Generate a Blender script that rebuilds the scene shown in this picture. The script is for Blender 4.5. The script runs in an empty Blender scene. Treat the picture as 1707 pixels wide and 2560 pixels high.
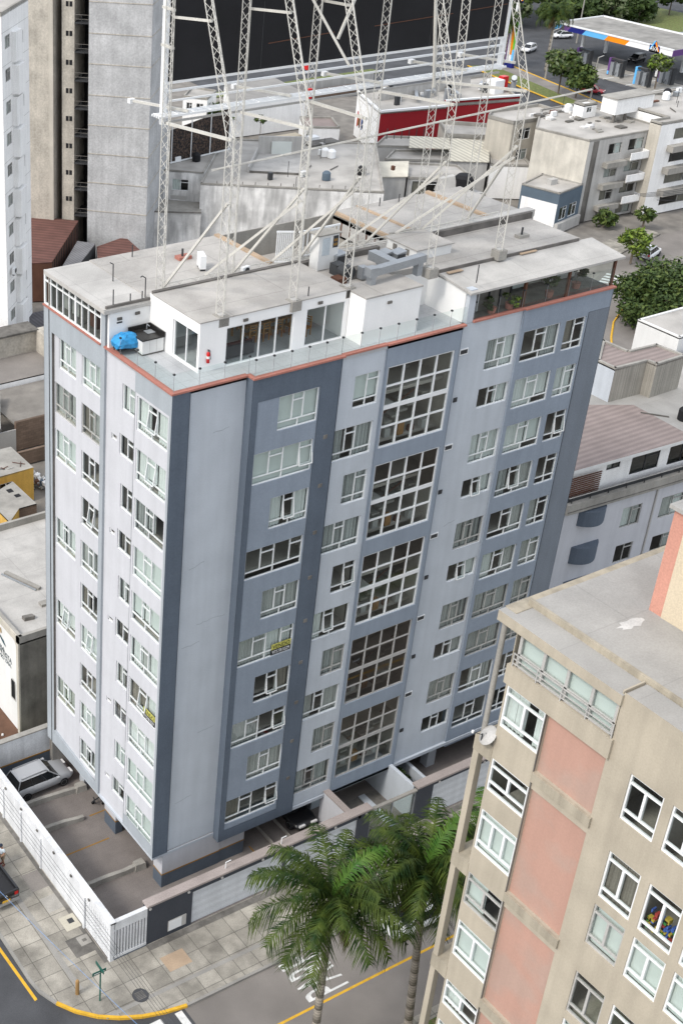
import bpy, math, random
from mathutils import Vector, Matrix
R = math.radians
random.seed(7)
scene = bpy.context.scene
COL = scene.collection

# ---------------------------------------------------------------- camera
cd = bpy.data.cameras.new("camera")
cam = bpy.data.objects.new("camera", cd)
COL.objects.link(cam)
yaw, pit, rol = R(60.29519), R(-30.54499), R(0.38001)
fw = Vector((math.cos(pit) * math.cos(yaw), math.cos(pit) * math.sin(yaw), math.sin(pit)))
r0 = Vector((math.sin(yaw), -math.cos(yaw), 0))
u0 = r0.cross(fw)
rt = math.cos(rol) * r0 + math.sin(rol) * u0
up = -math.sin(rol) * r0 + math.cos(rol) * u0
cam.matrix_world = Matrix(((rt.x, up.x, -fw.x, -32.66626), (rt.y, up.y, -fw.y, -48.43378), (rt.z, up.z, -fw.z, 61.54666), (0, 0, 0, 1)))
cd.sensor_width = 36
cd.lens = 36 * 3392.6526 / 2560
cd.shift_x = 0.2534
cd.shift_y = -0.0109
cd.clip_start = 0.5
cd.clip_end = 3000
scene.camera = cam

# ---------------------------------------------------------------- light
SUN = Vector((-0.68, -0.06, 0.73)).normalized()
elev = math.asin(SUN.z)
azim = math.atan2(SUN.x, SUN.y)
w = bpy.data.worlds.new("World")
scene.world = w
w.use_nodes = True
nt = w.node_tree
bg = nt.nodes["Background"]
sky = nt.nodes.new("ShaderNodeTexSky")
sky.sky_type = 'NISHITA'
sky.sun_disc = False
sky.sun_elevation = elev
sky.sun_rotation = azim
sky.air_density = 1.0
sky.dust_density = 3.0
sky.ozone_density = 1.0
hs = nt.nodes.new("ShaderNodeHueSaturation")      # thin high cloud: a paler sky
hs.inputs["Saturation"].default_value = 0.62
nt.links.new(sky.outputs[0], hs.inputs["Color"])
mixs = nt.nodes.new("ShaderNodeMix"); mixs.data_type = 'RGBA'; mixs.inputs[0].default_value = 0.55   # even veil of cloud over the clear sky
mixs.inputs[7].default_value = (5.2, 5.45, 5.8, 1)
nt.links.new(hs.outputs[0], mixs.inputs[6])
nt.links.new(mixs.outputs[2], bg.inputs[0])
bg.inputs[1].default_value = 0.15
sl = bpy.data.lights.new("sun", 'SUN')
sl.energy = 1.15
sl.angle = R(12)
sl.color = (1.0, 0.955, 0.89)
so = bpy.data.objects.new("sun", sl)
COL.objects.link(so)
so.rotation_euler = SUN.to_track_quat('Z', 'Y').to_euler()
scene.view_settings.view_transform = 'Standard'
scene.view_settings.look = 'None'
scene.view_settings.gamma = 1
scene.view_settings.exposure = 0.87
scene.cycles.max_bounces = 8
scene.cycles.transparent_max_bounces = 16

# ---------------------------------------------------------------- materials
MATS = {}
def mat(name, col, rough=0.85, var=0.18, scale=0.6, fine=0.10, fscale=14.0, streak=0.0, metal=0.0, bump=0.0, col2=None, spec=0.3, stretch=None, tile=None, wave=None, blot=0.0, bscale=0.25):
    """procedural surface: base colour x broad noise x fine grain (+ vertical streaks, tiles or ribs)"""
    if name in MATS: return MATS[name]
    m = bpy.data.materials.new(name); MATS[name] = m
    m.use_nodes = True
    n = m.node_tree.nodes; L = m.node_tree.links
    b = n["Principled BSDF"]
    b.inputs["Roughness"].default_value = rough
    b.inputs["Metallic"].default_value = metal
    b.inputs["Specular IOR Level"].default_value = spec
    tc = n.new("ShaderNodeTexCoord")
    def noise(sc, det, vec=None):
        t = n.new("ShaderNodeTexNoise"); t.inputs["Scale"].default_value = sc; t.inputs["Detail"].default_value = det
        L.new(vec if vec else tc.outputs["Object"], t.inputs["Vector"]); return t.outputs["Fac"]
    def ramp(f, a, c, lo=0.3, hi=0.7):
        t = n.new("ShaderNodeMapRange"); t.inputs[1].default_value = lo; t.inputs[2].default_value = hi
        t.inputs[3].default_value = a; t.inputs[4].default_value = c; L.new(f, t.inputs[0]); return t.outputs[0]
    def mul(a, c):
        t = n.new("ShaderNodeMath"); t.operation = 'MULTIPLY'; L.new(a, t.inputs[0])
        L.new(c, t.inputs[1]); return t.outputs[0]
    f = ramp(noise(scale, 5), 1 - var, 1 + var * 0.7)
    fn = noise(fscale, 3)
    f = mul(f, ramp(fn, 1 - fine, 1 + fine))
    if streak:
        mp = n.new("ShaderNodeMapping"); mp.inputs["Scale"].default_value = stretch or (1.3, 1.3, 0.09)
        L.new(tc.outputs["Object"], mp.inputs["Vector"])
        f = mul(f, ramp(noise(1.6, 5, mp.outputs[0]), 1 - streak, 1 + streak * 0.25, 0.35, 0.6))
    if blot:
        f = mul(f, ramp(noise(bscale, 7), 1 - blot, 1.0, 0.38, 0.56))
    if tile:
        bt = n.new("ShaderNodeTexBrick"); bt.inputs["Scale"].default_value = tile[0]; bt.offset = tile[3]
        bt.inputs["Mortar Size"].default_value = tile[2]; bt.inputs["Brick Width"].default_value = tile[1]; bt.inputs["Row Height"].default_value = 1.0
        bt.inputs["Color1"].default_value = (1, 1, 1, 1); bt.inputs["Color2"].default_value = (tile[4],) * 3 + (1,); bt.inputs["Mortar"].default_value = (tile[5],) * 3 + (1,)
        if len(tile) > 6:
            cx = n.new("ShaderNodeSeparateXYZ"); cc = n.new("ShaderNodeCombineXYZ"); L.new(tc.outputs["Object"], cx.inputs[0])
            L.new(cx.outputs[tile[6]], cc.inputs[0]); L.new(cx.outputs[2], cc.inputs[1]); L.new(cc.outputs[0], bt.inputs["Vector"])
        else: L.new(tc.outputs["Object"], bt.inputs["Vector"])
        f = mul(f, bt.outputs["Color"])
    bumpsrc = fn
    if wave:
        wv = n.new("ShaderNodeTexWave"); wv.bands_direction = wave[0]; wv.inputs["Scale"].default_value = wave[1]
        L.new(tc.outputs["Object"], wv.inputs["Vector"])
        f = mul(f, ramp(wv.outputs["Fac"], 1 - wave[2], 1.0, 0.0, 1.0)); bumpsrc = wv.outputs["Fac"]
    mx = n.new("ShaderNodeMix"); mx.data_type = 'RGBA'; mx.blend_type = 'MULTIPLY'; mx.inputs[0].default_value = 1
    if col2:
        m2 = n.new("ShaderNodeMix"); m2.data_type = 'RGBA'
        m2.inputs[6].default_value = (*col, 1); m2.inputs[7].default_value = (*col2, 1)
        L.new(ramp(noise(scale * 1.7, 6), 0, 1, 0.42, 0.6), m2.inputs[0]); L.new(m2.outputs[2], mx.inputs[6])
    else:
        mx.inputs[6].default_value = (*col, 1)
    L.new(f, mx.inputs[7]); L.new(mx.outputs[2], b.inputs["Base Color"])
    if bump:
        bp = n.new("ShaderNodeBump"); bp.inputs["Strength"].default_value = bump; bp.inputs["Distance"].default_value = 0.04
        L.new(bumpsrc, bp.inputs["Height"]); L.new(bp.outputs[0], b.inputs["Normal"])
    return m
def glassmat(name, tint, refl=1.0, rough=0.02):
    m = bpy.data.materials.new(name); MATS[name] = m; m.use_nodes = True
    n = m.node_tree.nodes; L = m.node_tree.links; n.clear()
    o = n.new("ShaderNodeOutputMaterial"); t = n.new("ShaderNodeBsdfTransparent"); g = n.new("ShaderNodeBsdfGlossy")
    g.inputs["Roughness"].default_value = rough; t.inputs["Color"].default_value = (*tint, 1)
    lw = n.new("ShaderNodeLayerWeight"); pw = n.new("ShaderNodeMath"); pw.operation = 'POWER'; pw.inputs[1].default_value = 4.0
    L.new(lw.outputs["Facing"], pw.inputs[0]); lw.inputs["Blend"].default_value = .5
    fr = n.new("ShaderNodeMapRange"); fr.inputs[3].default_value = .055 * refl; fr.inputs[4].default_value = .9; L.new(pw.outputs[0], fr.inputs[0])
    mx = n.new("ShaderNodeMixShader"); L.new(fr.outputs[0], mx.inputs[0]); L.new(t.outputs[0], mx.inputs[1]); L.new(g.outputs[0], mx.inputs[2])
    L.new(mx.outputs[0], o.inputs[0]); return m
def leafmat(name, c1, c2, rough=0.6):
    m = bpy.data.materials.new(name); MATS[name] = m; m.use_nodes = True
    n = m.node_tree.nodes; L = m.node_tree.links; b = n["Principled BSDF"]
    b.inputs["Roughness"].default_value = rough; b.inputs["Specular IOR Level"].default_value = 0.2
    tc = n.new("ShaderNodeTexCoord"); t = n.new("ShaderNodeTexNoise"); t.inputs["Scale"].default_value = 1.4; t.inputs["Detail"].default_value = 6
    L.new(tc.outputs["Object"], t.inputs["Vector"])
    mx = n.new("ShaderNodeMix"); mx.data_type = 'RGBA'; mx.inputs[6].default_value = (*c1, 1); mx.inputs[7].default_value = (*c2, 1)
    mr = n.new("ShaderNodeMapRange"); mr.inputs[1].default_value = .35; mr.inputs[2].default_value = .65; L.new(t.outputs["Fac"], mr.inputs[0])
    L.new(mr.outputs[0], mx.inputs[0]); L.new(mx.outputs[2], b.inputs["Base Color"])
    return m

M_left = mat("paint_white_lilac", (.52, .525, .55), var=.04, streak=.05, fine=.04)
M_light = mat("paint_pale_grey", (.475, .51, .55), var=.06, streak=.05, fine=.05)
M_mid = mat("paint_mid_grey", (.25, .29, .345), var=.06, streak=.05, fine=.06)
M_midL = mat("paint_soft_grey", (.34, .37, .395), var=.05, streak=.06, fine=.05)
M_dark = mat("paint_slate", (.104, .128, .162), var=.08, streak=.06, fine=.10)
M_white = mat("paint_white", (.68, .68, .665), var=.04, streak=.04, fine=.03)
M_red = mat("coping_terracotta", (.37, .155, .12), var=.15)
M_frame = mat("frame_white", (.74, .75, .75), rough=.45, var=.03, fine=.02)
M_frameb = mat("frame_grey", (.42, .41, .39), rough=.5, var=.05)
M_cur_w = mat("curtain_white", (.70, .715, .69), var=.05, streak=.08, stretch=(7, 7, .02), fine=.02)
M_cur_g = mat("curtain_grey", (.47, .47, .45), var=.12, streak=.2, stretch=(6, 6, .02))
M_cur_b = mat("curtain_beige", (.25, .22, .185), var=.15, streak=.2, stretch=(6, 6, .02))
M_cur_s = mat("curtain_sheer", (.42, .43, .42), var=.15, streak=.6, stretch=(9, 9, .01))
M_blind = mat("blind_pale", (.62, .65, .62), var=.04, fine=.02)
M_inside = mat("room_plaster", (.42, .385, .34), var=.2)
M_glass = glassmat("window_glass", (.86, .91, .90))
M_glassr = glassmat("railing_glass", (.90, .95, .94))
M_glassd = glassmat("dusty_glass", (.42, .40, .37))
M_roof = mat("roof_mortar", (.42, .40, .372), var=.14, scale=.45, fine=.10, blot=.18, bscale=.5, bump=.15, tile=(.36, 3.0, .012, .5, .96, .80))
M_roof2 = mat("roof_slab", (.455, .44, .415), var=.10, scale=.5, fine=.08, blot=.14, bscale=.7, tile=(.42, 1.6, .012, 0, .95, .84))
M_darkedge = mat("kerb_edge_dark", (.13, .12, .11), var=.35, scale=1.2)  # mottled dark tone for roof kerbs and thin edges
M_steel = mat("mast_white_steel", (.56, .545, .50), rough=.5, var=.10, scale=.8)
M_black = mat("panel_black", (.012, .012, .014), rough=.75, var=.2)
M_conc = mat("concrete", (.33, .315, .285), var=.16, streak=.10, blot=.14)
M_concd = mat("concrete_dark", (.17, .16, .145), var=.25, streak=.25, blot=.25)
M_asph = mat("asphalt_dark", (.068, .070, .075), blot=.2, bscale=.3, var=.2, scale=.35, fine=.22, fscale=30, bump=.2)
M_asph2 = mat("asphalt_warm", (.215, .197, .18), var=.2, scale=.3, fine=.22, fscale=28, blot=.12)
M_pave = mat("pavement_flags", (.385, .36, .31), var=.24, scale=.9, fine=.14, blot=.36, bscale=.6, tile=(.80, 1.0, .02, 0, .74, .45))
M_kerb = mat("kerb_concrete", (.27, .26, .24), var=.2)
M_yel = mat("yellow_paint", (.62, .36, .035), var=.18, scale=2)
M_wline = mat("white_road_paint", (.62, .62, .60), var=.18, scale=3)
M_yard = mat("yard_pavers", (.205, .182, .168), var=.16, fine=.22, fscale=22, tile=(2.2, 1.0, .02, .5, .93, .86))
M_ochre = mat("ochre_stripe", (.30, .165, .04), var=.2)
M_ground = mat("ground_grit", (.20, .185, .165), var=.25)
M_grass = mat("grass", (.10, .15, .035), var=.35, scale=2, fine=.3, bump=.4, col2=(.16, .15, .06))
M_metal = mat("galvanised", (.36, .38, .40), rough=.45, metal=.6, var=.12, scale=1.5)
M_rubber = mat("rubber", (.02, .02, .021), var=.2)
M_rim = mat("alloy", (.45, .46, .47), rough=.35, metal=.7)
M_darkmetal = mat("dark_metal", (.04, .042, .045), rough=.5)
M_wood = mat("wood_warm", (.33, .17, .06), var=.2, scale=3, rough=.5)
M_brown = mat("timber_brown", (.12, .055, .035), var=.2)
M_tile = mat("terrace_tiles", (.44, .45, .46), rough=.35, var=.05, tile=(1.1, 1.0, .02, 0, .93, .8))

# ---------------------------------------------------------------- mesh helpers
class MB:
    world = False
    def __init__(s): s.v = []; s.f = []; s.i = []; s.m = []; s.uvsmooth = False
    def mi(s, m):
        if m not in s.m: s.m.append(m)
        return s.m.index(m)
    def face(s, pts, m):
        b = len(s.v); s.v += [tuple(p) for p in pts]; s.f.append(tuple(range(b, b + len(pts)))); s.i.append(s.mi(m)); return s
    def hexa(s, p, m, top=None):
        b = len(s.v); s.v += [tuple(q) for q in p]
        for k, q in enumerate(((0, 3, 2, 1), (4, 5, 6, 7), (0, 1, 5, 4), (1, 2, 6, 5), (2, 3, 7, 6), (3, 0, 4, 7))):
            s.f.append(tuple(b + j for j in q)); s.i.append(s.mi(top if (top and k == 1) else m))
        return s
    def box(s, x0, y0, z0, x1, y1, z1, m, top=None):
        return s.hexa(((x0, y0, z0), (x1, y0, z0), (x1, y1, z0), (x0, y1, z0), (x0, y0, z1), (x1, y0, z1), (x1, y1, z1), (x0, y1, z1)), m, top)
    def fb(s, F, u0, u1, z0, z1, d0, d1, m, top=None):
        P = F.p
        return s.hexa((P(u0, z0, d0), P(u1, z0, d0), P(u1, z0, d1), P(u0, z0, d1), P(u0, z1, d0), P(u1, z1, d0), P(u1, z1, d1), P(u0, z1, d1)), m, top)
    def prism(s, poly, z0, z1, m, top=None):
        n = len(poly); b = len(s.v)
        s.v += [(x, y, z0) for x, y in poly] + [(x, y, z1) for x, y in poly]
        s.f.append(tuple(b + n - 1 - k for k in range(n))); s.i.append(s.mi(m))
        s.f.append(tuple(b + n + k for k in range(n))); s.i.append(s.mi(top or m))
        for k in range(n):
            j = (k + 1) % n
            s.f.append((b + k, b + j, b + n + j, b + n + k)); s.i.append(s.mi(m))
        return s
    def bar(s, p, q, a, c, m):
        p = Vector(p); q = Vector(q); d = (q - p).normalized()
        h = Vector((0, 0, 1)) if abs(d.z) < .95 else Vector((1, 0, 0))
        x = d.cross(h).normalized() * a / 2; y = x.cross(d).normalized() * c / 2
        return s.hexa((p - x - y, p + x - y, p + x + y, p - x + y, q - x - y, q + x - y, q + x + y, q - x + y), m)
    def tube(s, p, q, r, m, n=6, r2=None):
        p = Vector(p); q = Vector(q); d = (q - p).normalized()
        h = Vector((0, 0, 1)) if abs(d.z) < .9 else Vector((1, 0, 0))
        x = d.cross(h).normalized(); y = d.cross(x); r2 = r if r2 is None else r2
        b = len(s.v)
        for o, rr in ((p, r), (q, r2)):
            for k in range(n):
                a = 2 * math.pi * k / n; s.v.append(tuple(o + x * math.cos(a) * rr + y * math.sin(a) * rr))
        for k in range(n):
            j = (k + 1) % n; s.f.append((b + k, b + j, b + n + j, b + n + k)); s.i.append(s.mi(m))
        s.f.append(tuple(b + n - 1 - k for k in range(n))); s.i.append(s.mi(m))
        s.f.append(tuple(b + n + k for k in range(n))); s.i.append(s.mi(m))
        return s
    def path(s, pts, r, m, n=6):
        for a, c in zip(pts, pts[1:]): s.tube(a, c, r, m, n)
        return s
    def loft(s, rings, m, cap=True, closed=True):
        n = len(rings[0]); b = len(s.v)
        for r in rings: s.v += [tuple(p) for p in r]
        for k in range(len(rings) - 1):
            for j in range(n if closed else n - 1):
                jj = (j + 1) % n
                s.f.append((b + k * n + j, b + k * n + jj, b + (k + 1) * n + jj, b + (k + 1) * n + j)); s.i.append(s.mi(m))
        if cap:
            s.f.append(tuple(b + j for j in range(n))); s.i.append(s.mi(m))
            s.f.append(tuple(b + (len(rings) - 1) * n + j for j in range(n))); s.i.append(s.mi(m))
        return s
    def lathe(s, c, prof, m, axis='z', n=16):
        rings = []
        for r, h in prof:
            ring = []
            for k in range(n):
                a = 2 * math.pi * k / n; x, y = r * math.cos(a), r * math.sin(a)
                ring.append((c[0] + x, c[1] + y, c[2] + h) if axis == 'z' else ((c[0] + x, c[1] + h, c[2] + y) if axis == 'y' else (c[0] + h, c[1] + x, c[2] + y)))
            rings.append(ring)
        return s.loft(rings, m)
    def build(s, name, parent=None, smooth=False, loc=None):
        me = bpy.data.meshes.new(name); me.from_pydata(s.v, [], s.f)
        for m in s.m: me.materials.append(m)
        for p, i in zip(me.polygons, s.i):
            p.material_index = i
            if smooth: p.use_smooth = True
        me.update()
        o = bpy.data.objects.new(name, me); COL.objects.link(o)
        if parent:
            o.parent = parent
            if s.world: o.matrix_parent_inverse = Matrix.Translation(-parent.location)
        if loc: o.location = loc
        return o
class WB(MB):
    """shapes given in world coordinates although their thing's base lies elsewhere"""
    world = True
class Frame:
    """a wall plane: u runs along it, d points out of it"""
    def __init__(s, o, u, n): s.o = Vector(o); s.u = Vector(u).normalized(); s.n = Vector(n).normalized()
    def p(s, u, z, d=0): return s.o + s.u * u + s.n * d + Vector((0, 0, z))
def wall(mb, F, u0, u1, z0, z1, holes, m, t=.22, d=0, reveal=None):
    us = sorted({u0, u1, *[min(max(h[k], u0), u1) for h in holes for k in (0, 1)]}); zs = sorted({z0, z1, *[min(max(h[k], z0), z1) for h in holes for k in (2, 3)]})
    for a, b in zip(us, us[1:]):
        run = None
        for c, e in zip(zs, zs[1:]):
            hit = any(h[0] - 1e-6 <= a and b <= h[1] + 1e-6 and h[2] - 1e-6 <= c and e <= h[3] + 1e-6 for h in holes)
            if not hit: mb.face((F.p(a, c, d), F.p(b, c, d), F.p(b, e, d), F.p(a, e, d)), m)
    rv = reveal or m
    for h in holes:
        a, b, c, e = h[:4]; q = F.p
        mb.face((q(a, c, d), q(b, c, d), q(b, c, d - t), q(a, c, d - t)), rv); mb.face((q(a, e, d), q(b, e, d), q(b, e, d - t), q(a, e, d - t)), rv)
        mb.face((q(a, c, d), q(a, e, d), q(a, e, d - t), q(a, c, d - t)), rv); mb.face((q(b, c, d), q(b, e, d), q(b, e, d - t), q(b, c, d - t)), rv)
class Pieces:
    """every shape becomes a part of its own"""
    def __init__(s, name, parent, cls=WB): s.n = name; s.p = parent; s.c = cls
    def __getattr__(s, k):
        def fn(*a, **q): b = s.c(); getattr(b, k)(*a, **q); return b.build(s.n, s.p)
        return fn
def tag(o, label=None, cat=None, group=None, kind=None):
    if label: o["label"] = label
    if cat: o["category"] = cat
    if group: o["group"] = group
    if kind: o["kind"] = kind
    return o
def thing(name, label, cat, loc=(0, 0, 0), rz=0, group=None):
    o = bpy.data.objects.new(name, None); o.empty_display_size = .3; COL.objects.link(o)
    o.location = loc; o.rotation_euler = (0, 0, rz)
    return tag(o, label, cat, group)
def structure(mb, name): return tag(mb.build(name), kind='structure')
def copy_tree(o, parent=None):
    c = o.copy(); COL.objects.link(c); c.parent = parent
    for ch in list(o.children): copy_tree(ch, c)
    return c
def textmesh(s, m, name, parent, P, ux, uy, width, height, depth=.01, kind=None):
    """lettering laid on a plane: P lower left corner, ux / uy unit directions of reading and of the letters' tops"""
    cu = bpy.data.curves.new("lettering", 'FONT'); cu.body = s; cu.extrude = .5
    o = bpy.data.objects.new("lettering", cu); COL.objects.link(o)
    me = bpy.data.meshes.new_from_object(o.evaluated_get(bpy.context.evaluated_depsgraph_get()))
    bpy.data.objects.remove(o)
    xs = [v.co.x for v in me.vertices]; ys = [v.co.y for v in me.vertices]
    sx = width / (max(xs) - min(xs)); sy = height / (max(ys) - min(ys)); ux = Vector(ux); uy = Vector(uy); n = ux.cross(uy).normalized()
    for v in me.vertices:
        v.co = Vector(P) + ux * (v.co.x - min(xs)) * sx + uy * (v.co.y - min(ys)) * sy + n * v.co.z * depth
    me.materials.append(m)
    o = bpy.data.objects.new(name, me); COL.objects.link(o)
    if parent: o.parent = parent
    return o
def wavy(mb, F, u0, u1, z0, z1, d, m, amp=.035, wl=.22):
    n = max(2, int((u1 - u0) / wl * 4)); ph = random.random() * 6
    for k in range(n):
        a = u0 + (u1 - u0) * k / n; b = u0 + (u1 - u0) * (k + 1) / n
        da = d + amp * math.sin(ph + a * 6.28 / wl); db = d + amp * math.sin(ph + b * 6.28 / wl)
        mb.face((F.p(a, z0, da), F.p(b, z0, db), F.p(b, z1, db), F.p(a, z1, da)), m)

KINDS = {'n3': ((.36, .27, .37), (1,)), 'n2': ((.53, .47), (1,)), 'w4': ((.27, .23, .28, .22), (1, 3)), 'b3': ((.32, .25, .43), (1,)), 'c3': ((.36, .27, .37), (1,)), 'd3': ((.36, .28, .36), (1,)), 'd2': ((.5, .5), (1,)), 'l2': ((.52, .48), (1,))}
CURT = {'w': M_cur_w, 'g': M_cur_g, 'b': M_cur_b, 's': M_cur_s, 'c': M_blind}
def window(parent, F, u0, u1, z0, z1, kind, codes, lower=.44, d=-.10, frame=None, opened=(), flip=False, glass=None, bw=.055):
    """one window: frame bars, one mesh of panes, curtains behind them"""
    B_ = WB if parent.location.length > 0 else MB
    fm = frame or M_frame; fr = B_(); pn = MB(); cu = MB(); gl = glass or M_glass
    fr_, vents = KINDS[kind]
    if flip: fr_ = fr_[::-1]; codes = codes[::-1]; vents = [len(fr_) - 1 - v for v in vents]
    def hb(a, b, z): fr.fb(F, a, b, z - bw / 2, z + bw / 2, d - .05, d + .03, fm)
    def vb(u, a, b): fr.fb(F, u - bw / 2, u + bw / 2, a, b, d - .052, d + .032, fm)
    hb(u0, u1, z0 + bw / 2); hb(u0, u1, z1 - bw / 2); vb(u0 + bw / 2, z0, z1); vb(u1 - bw / 2, z0, z1)
    zl = z0 + lower if lower else z0
    W = u1 - u0; xs = [u0]
    for f in fr_: xs.append(xs[-1] + f * W)
    if lower: hb(u0, u1, zl); vb(u0 + W * (.52 if len(fr_) < 4 else xs[2] / W - u0 / W), z0, zl)
    for x in xs[1:-1]: vb(x, zl, z1)
    zt = z1 - min(.42, (z1 - zl) * .28)
    for v in vents: hb(xs[v], xs[v + 1], zt)
    P = F.p
    if lower: pn.face((P(u0, z0, d), P(u1, z0, d), P(u1, zl, d), P(u0, zl, d)), gl)
    for k in range(len(fr_)):
        a, b = xs[k], xs[k + 1]
        if k in opened:
            pn.face((P(a, zt, d), P(b, zt, d), P(b, z1, d), P(a, z1, d)), gl)
            t = .15
            q = [P(a, zl, d + t), P(b, zl, d + t), P(b, zt, d), P(a, zt, d)]
            pn.face(q, gl)
            for i in range(4): fr.bar(q[i], q[(i + 1) % 4], .05, .05, fm)
        else:
            pn.face((P(a, zl, d), P(b, zl, d), P(b, z1, d), P(a, z1, d)), gl)
        c = codes[k]
        cl = c.lower()
        if cl in CURT:
            zb = z0 if c.islower() else zl
            if cl == 'c':
                cu.face((P(a, zb, d - .14), P(b, zb, d - .14), P(b, z1, d - .14), P(a, z1, d - .14)), CURT[cl])
            else: wavy(cu, F, a + .01, b - .01, zb, z1, d - .17, CURT[cl])
    o = fr.build("window", parent); pn.build("pane", o)
    if cu.f: cu.build("curtain", o)
    return o

# ================================================================ the grey apartment tower
FR = Frame((0, 0, 0), (1, 0, 0), (0, -1, 0))
FL = Frame((0, 0, 0), (0, 1, 0), (-1, 0, 0))
TZ = lambda k: 31.75 - 2.92 * k
tower = thing("apartment_tower", "tall grey and white apartment tower with billboard masts and a terrace on its roof", "apartment building", (0, 0, 0))
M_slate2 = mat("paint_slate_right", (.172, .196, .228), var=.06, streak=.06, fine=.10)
HA = []; HB = []; HC = []; HD1 = []; HD2 = []; HS = []
for k in range(10):
    t = TZ(k)
    HA.append((5.95, 8.46, t - 1.92, t) if k % 2 == 0 else (4.64, 8.40, t - 1.85, t))
    HB.append((10.83, 12.47, t - 1.9, t) if k % 2 == 0 else (9.80, 12.42, t - 1.9, t))
    HC.append((20.05, 22.2, t - 1.86, t) if k % 2 == 0 else (19.98, 22.22, t - 1.22, t))
    HD1.append((22.62, 25.42, t - 1.88, t)); HD2.append((25.83, 27.42, t - 1.88, t))
for k in range(5): HS.append((12.94, 17.55, TZ(2 * k) - 4.78, TZ(2 * k) + .05))
mb = MB()
wall(mb, FR, -.17, .88, 2.85, 33.1, [], M_dark, d=.10); mb.fb(FR, .86, .885, 2.85, 33.1, 0, .10, M_dark)
wall(mb, FR, .88, 4.25, 2.85, 33.1, [], M_light, d=0)
mb.fb(FR, 4.22, 4.26, 2.4, 33.1, -.3, .55, M_dark)
wall(mb, FR, 4.25, 4.62, 2.4, 33.1, [], M_dark, d=.55); wall(mb, FR, 8.48, 9.75, 2.4, 33.1, [], M_dark, d=.55)
wall(mb, FR, 4.62, 8.48, 31.78, 33.1, [], M_dark, d=.55); wall(mb, FR, 4.62, 8.48, 2.4, 3.2, [], M_dark, d=.55)
wall(mb, FR, 4.62, 8.48, 3.2, 31.78, HA, M_mid, d=.53)
mb.fb(FR, 9.72, 9.76, 2.4, 33.1, -.3, .55, M_dark)
wall(mb, FR, 9.76, 12.72, 2.4, 33.1, HB, M_light, d=.44)
wall(mb, FR, 12.72, 17.85, 2.4, 33.1, HS, M_mid, d=.5); mb.fb(FR, 12.70, 12.74, 2.4, 33.1, -.2, .5, M_mid)
wall(mb, FR, 17.85, 22.37, 2.4, 33.1, HC, M_light, d=.35); mb.fb(FR, 17.83, 17.87, 2.4, 33.1, -.2, .5, M_mid)
mb.fb(FR, 22.34, 22.38, 2.2, 33.1, -.2, .46, M_mid)
wall(mb, FR, 22.38, 27.55, 2.2, 31.95, HD1 + HD2, M_mid, d=.46); wall(mb, FR, 22.38, 29.2, 31.95, 33.1, [], M_mid, d=.47)
wall(mb, FR, 27.55, 29.2, 2.2, 31.95, [], M_slate2, d=.49)
mb.box(29.18, -.49, 2.2, 29.22, 12.1, 33.1, M_slate2)
mb.box(-.17, 12.2, 0, 29.2, 12.3, 35.3, M_conc)
# left facade
LA = [(9.48 if k else 9.48, 11.88 if k else 11.4, TZ(k) - 1.92, TZ(k)) for k in (0, 1, 2, 4, 6, 8)]
LB = [(6.7, 8.86, TZ(k) - 1.85, TZ(k)) for k in range(10)]
LC = [(3.44, 4.66, TZ(k) - 1.5, TZ(k)) if k % 2 == 0 or k == 9 else (3.44, 4.85, TZ(k) - 1.26, TZ(k)) for k in range(10)]
LC[9] = (3.44, 4.85, TZ(9) - 1.26, TZ(9)); LC[8] = (3.44, 4.66, TZ(8) - 1.5, TZ(8))
LV = [(5.13, 5.67, TZ(k) - .68, TZ(k) - .36) for k in (1, 3, 5, 7, 9)]
LD = [(.2, 3.05, TZ(k) - 1.9, TZ(k)) for k in range(10)]
wall(mb, FL, -.1, 3.25, 3.72, 31.9, LD, M_left, d=.15); wall(mb, FL, -.1, 3.25, 2.85, 3.72, [], M_midL, d=.15)
wall(mb, FL, -.1, 3.25, 31.9, 33.1, [], M_midL, d=.152); mb.fb(FL, -.1, .10, 2.85, 31.9, .152, .158, M_midL)
mb.fb(FL, 3.22, 3.27, 2.85, 33.1, 0, .15, M_midL)  # soft grey strip colours in the thin shadow gap at the step
wall(mb, FL, 3.27, 6.25, 2.8, 33.1, LC + LV, M_left, d=.03)
mb.fb(FL, 6.25, 6.64, 2.8, 35.1, -.2, .17, M_midL)
wall(mb, FL, 6.64, 11.93, 3.4, 31.8, LA + LB, M_left, d=.02)
wall(mb, FL, 6.64, 11.93, 31.8, 33.1, [], M_midL, d=.17); wall(mb, FL, 11.93, 12.86, 2.6, 33.1, [], M_midL, d=.17)
mb.face([FL.p(*q) for q in ((6.64, 2.8, .17), (11.93, 2.6, .17), (11.93, 3.75, .17), (6.64, 3.3, .17))], M_midL)
mb.face([FL.p(*q) for q in ((6.64, 3.3, .17), (11.93, 3.75, .17), (11.93, 3.75, .0), (6.64, 3.3, .0))], M_midL)
mb.fb(FL, 11.92, 11.94, 3.4, 31.8, 0, .17, M_darkedge); mb.fb(FL, 6.64, 11.93, 31.78, 31.8, .0, .17, M_midL)  # inner return of the frame coloured darker than its front
mb.fb(FL, 12.84, 12.87, 2.6, 33.1, -3, .17, M_midL)
mb.build("wall", tower)
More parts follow.
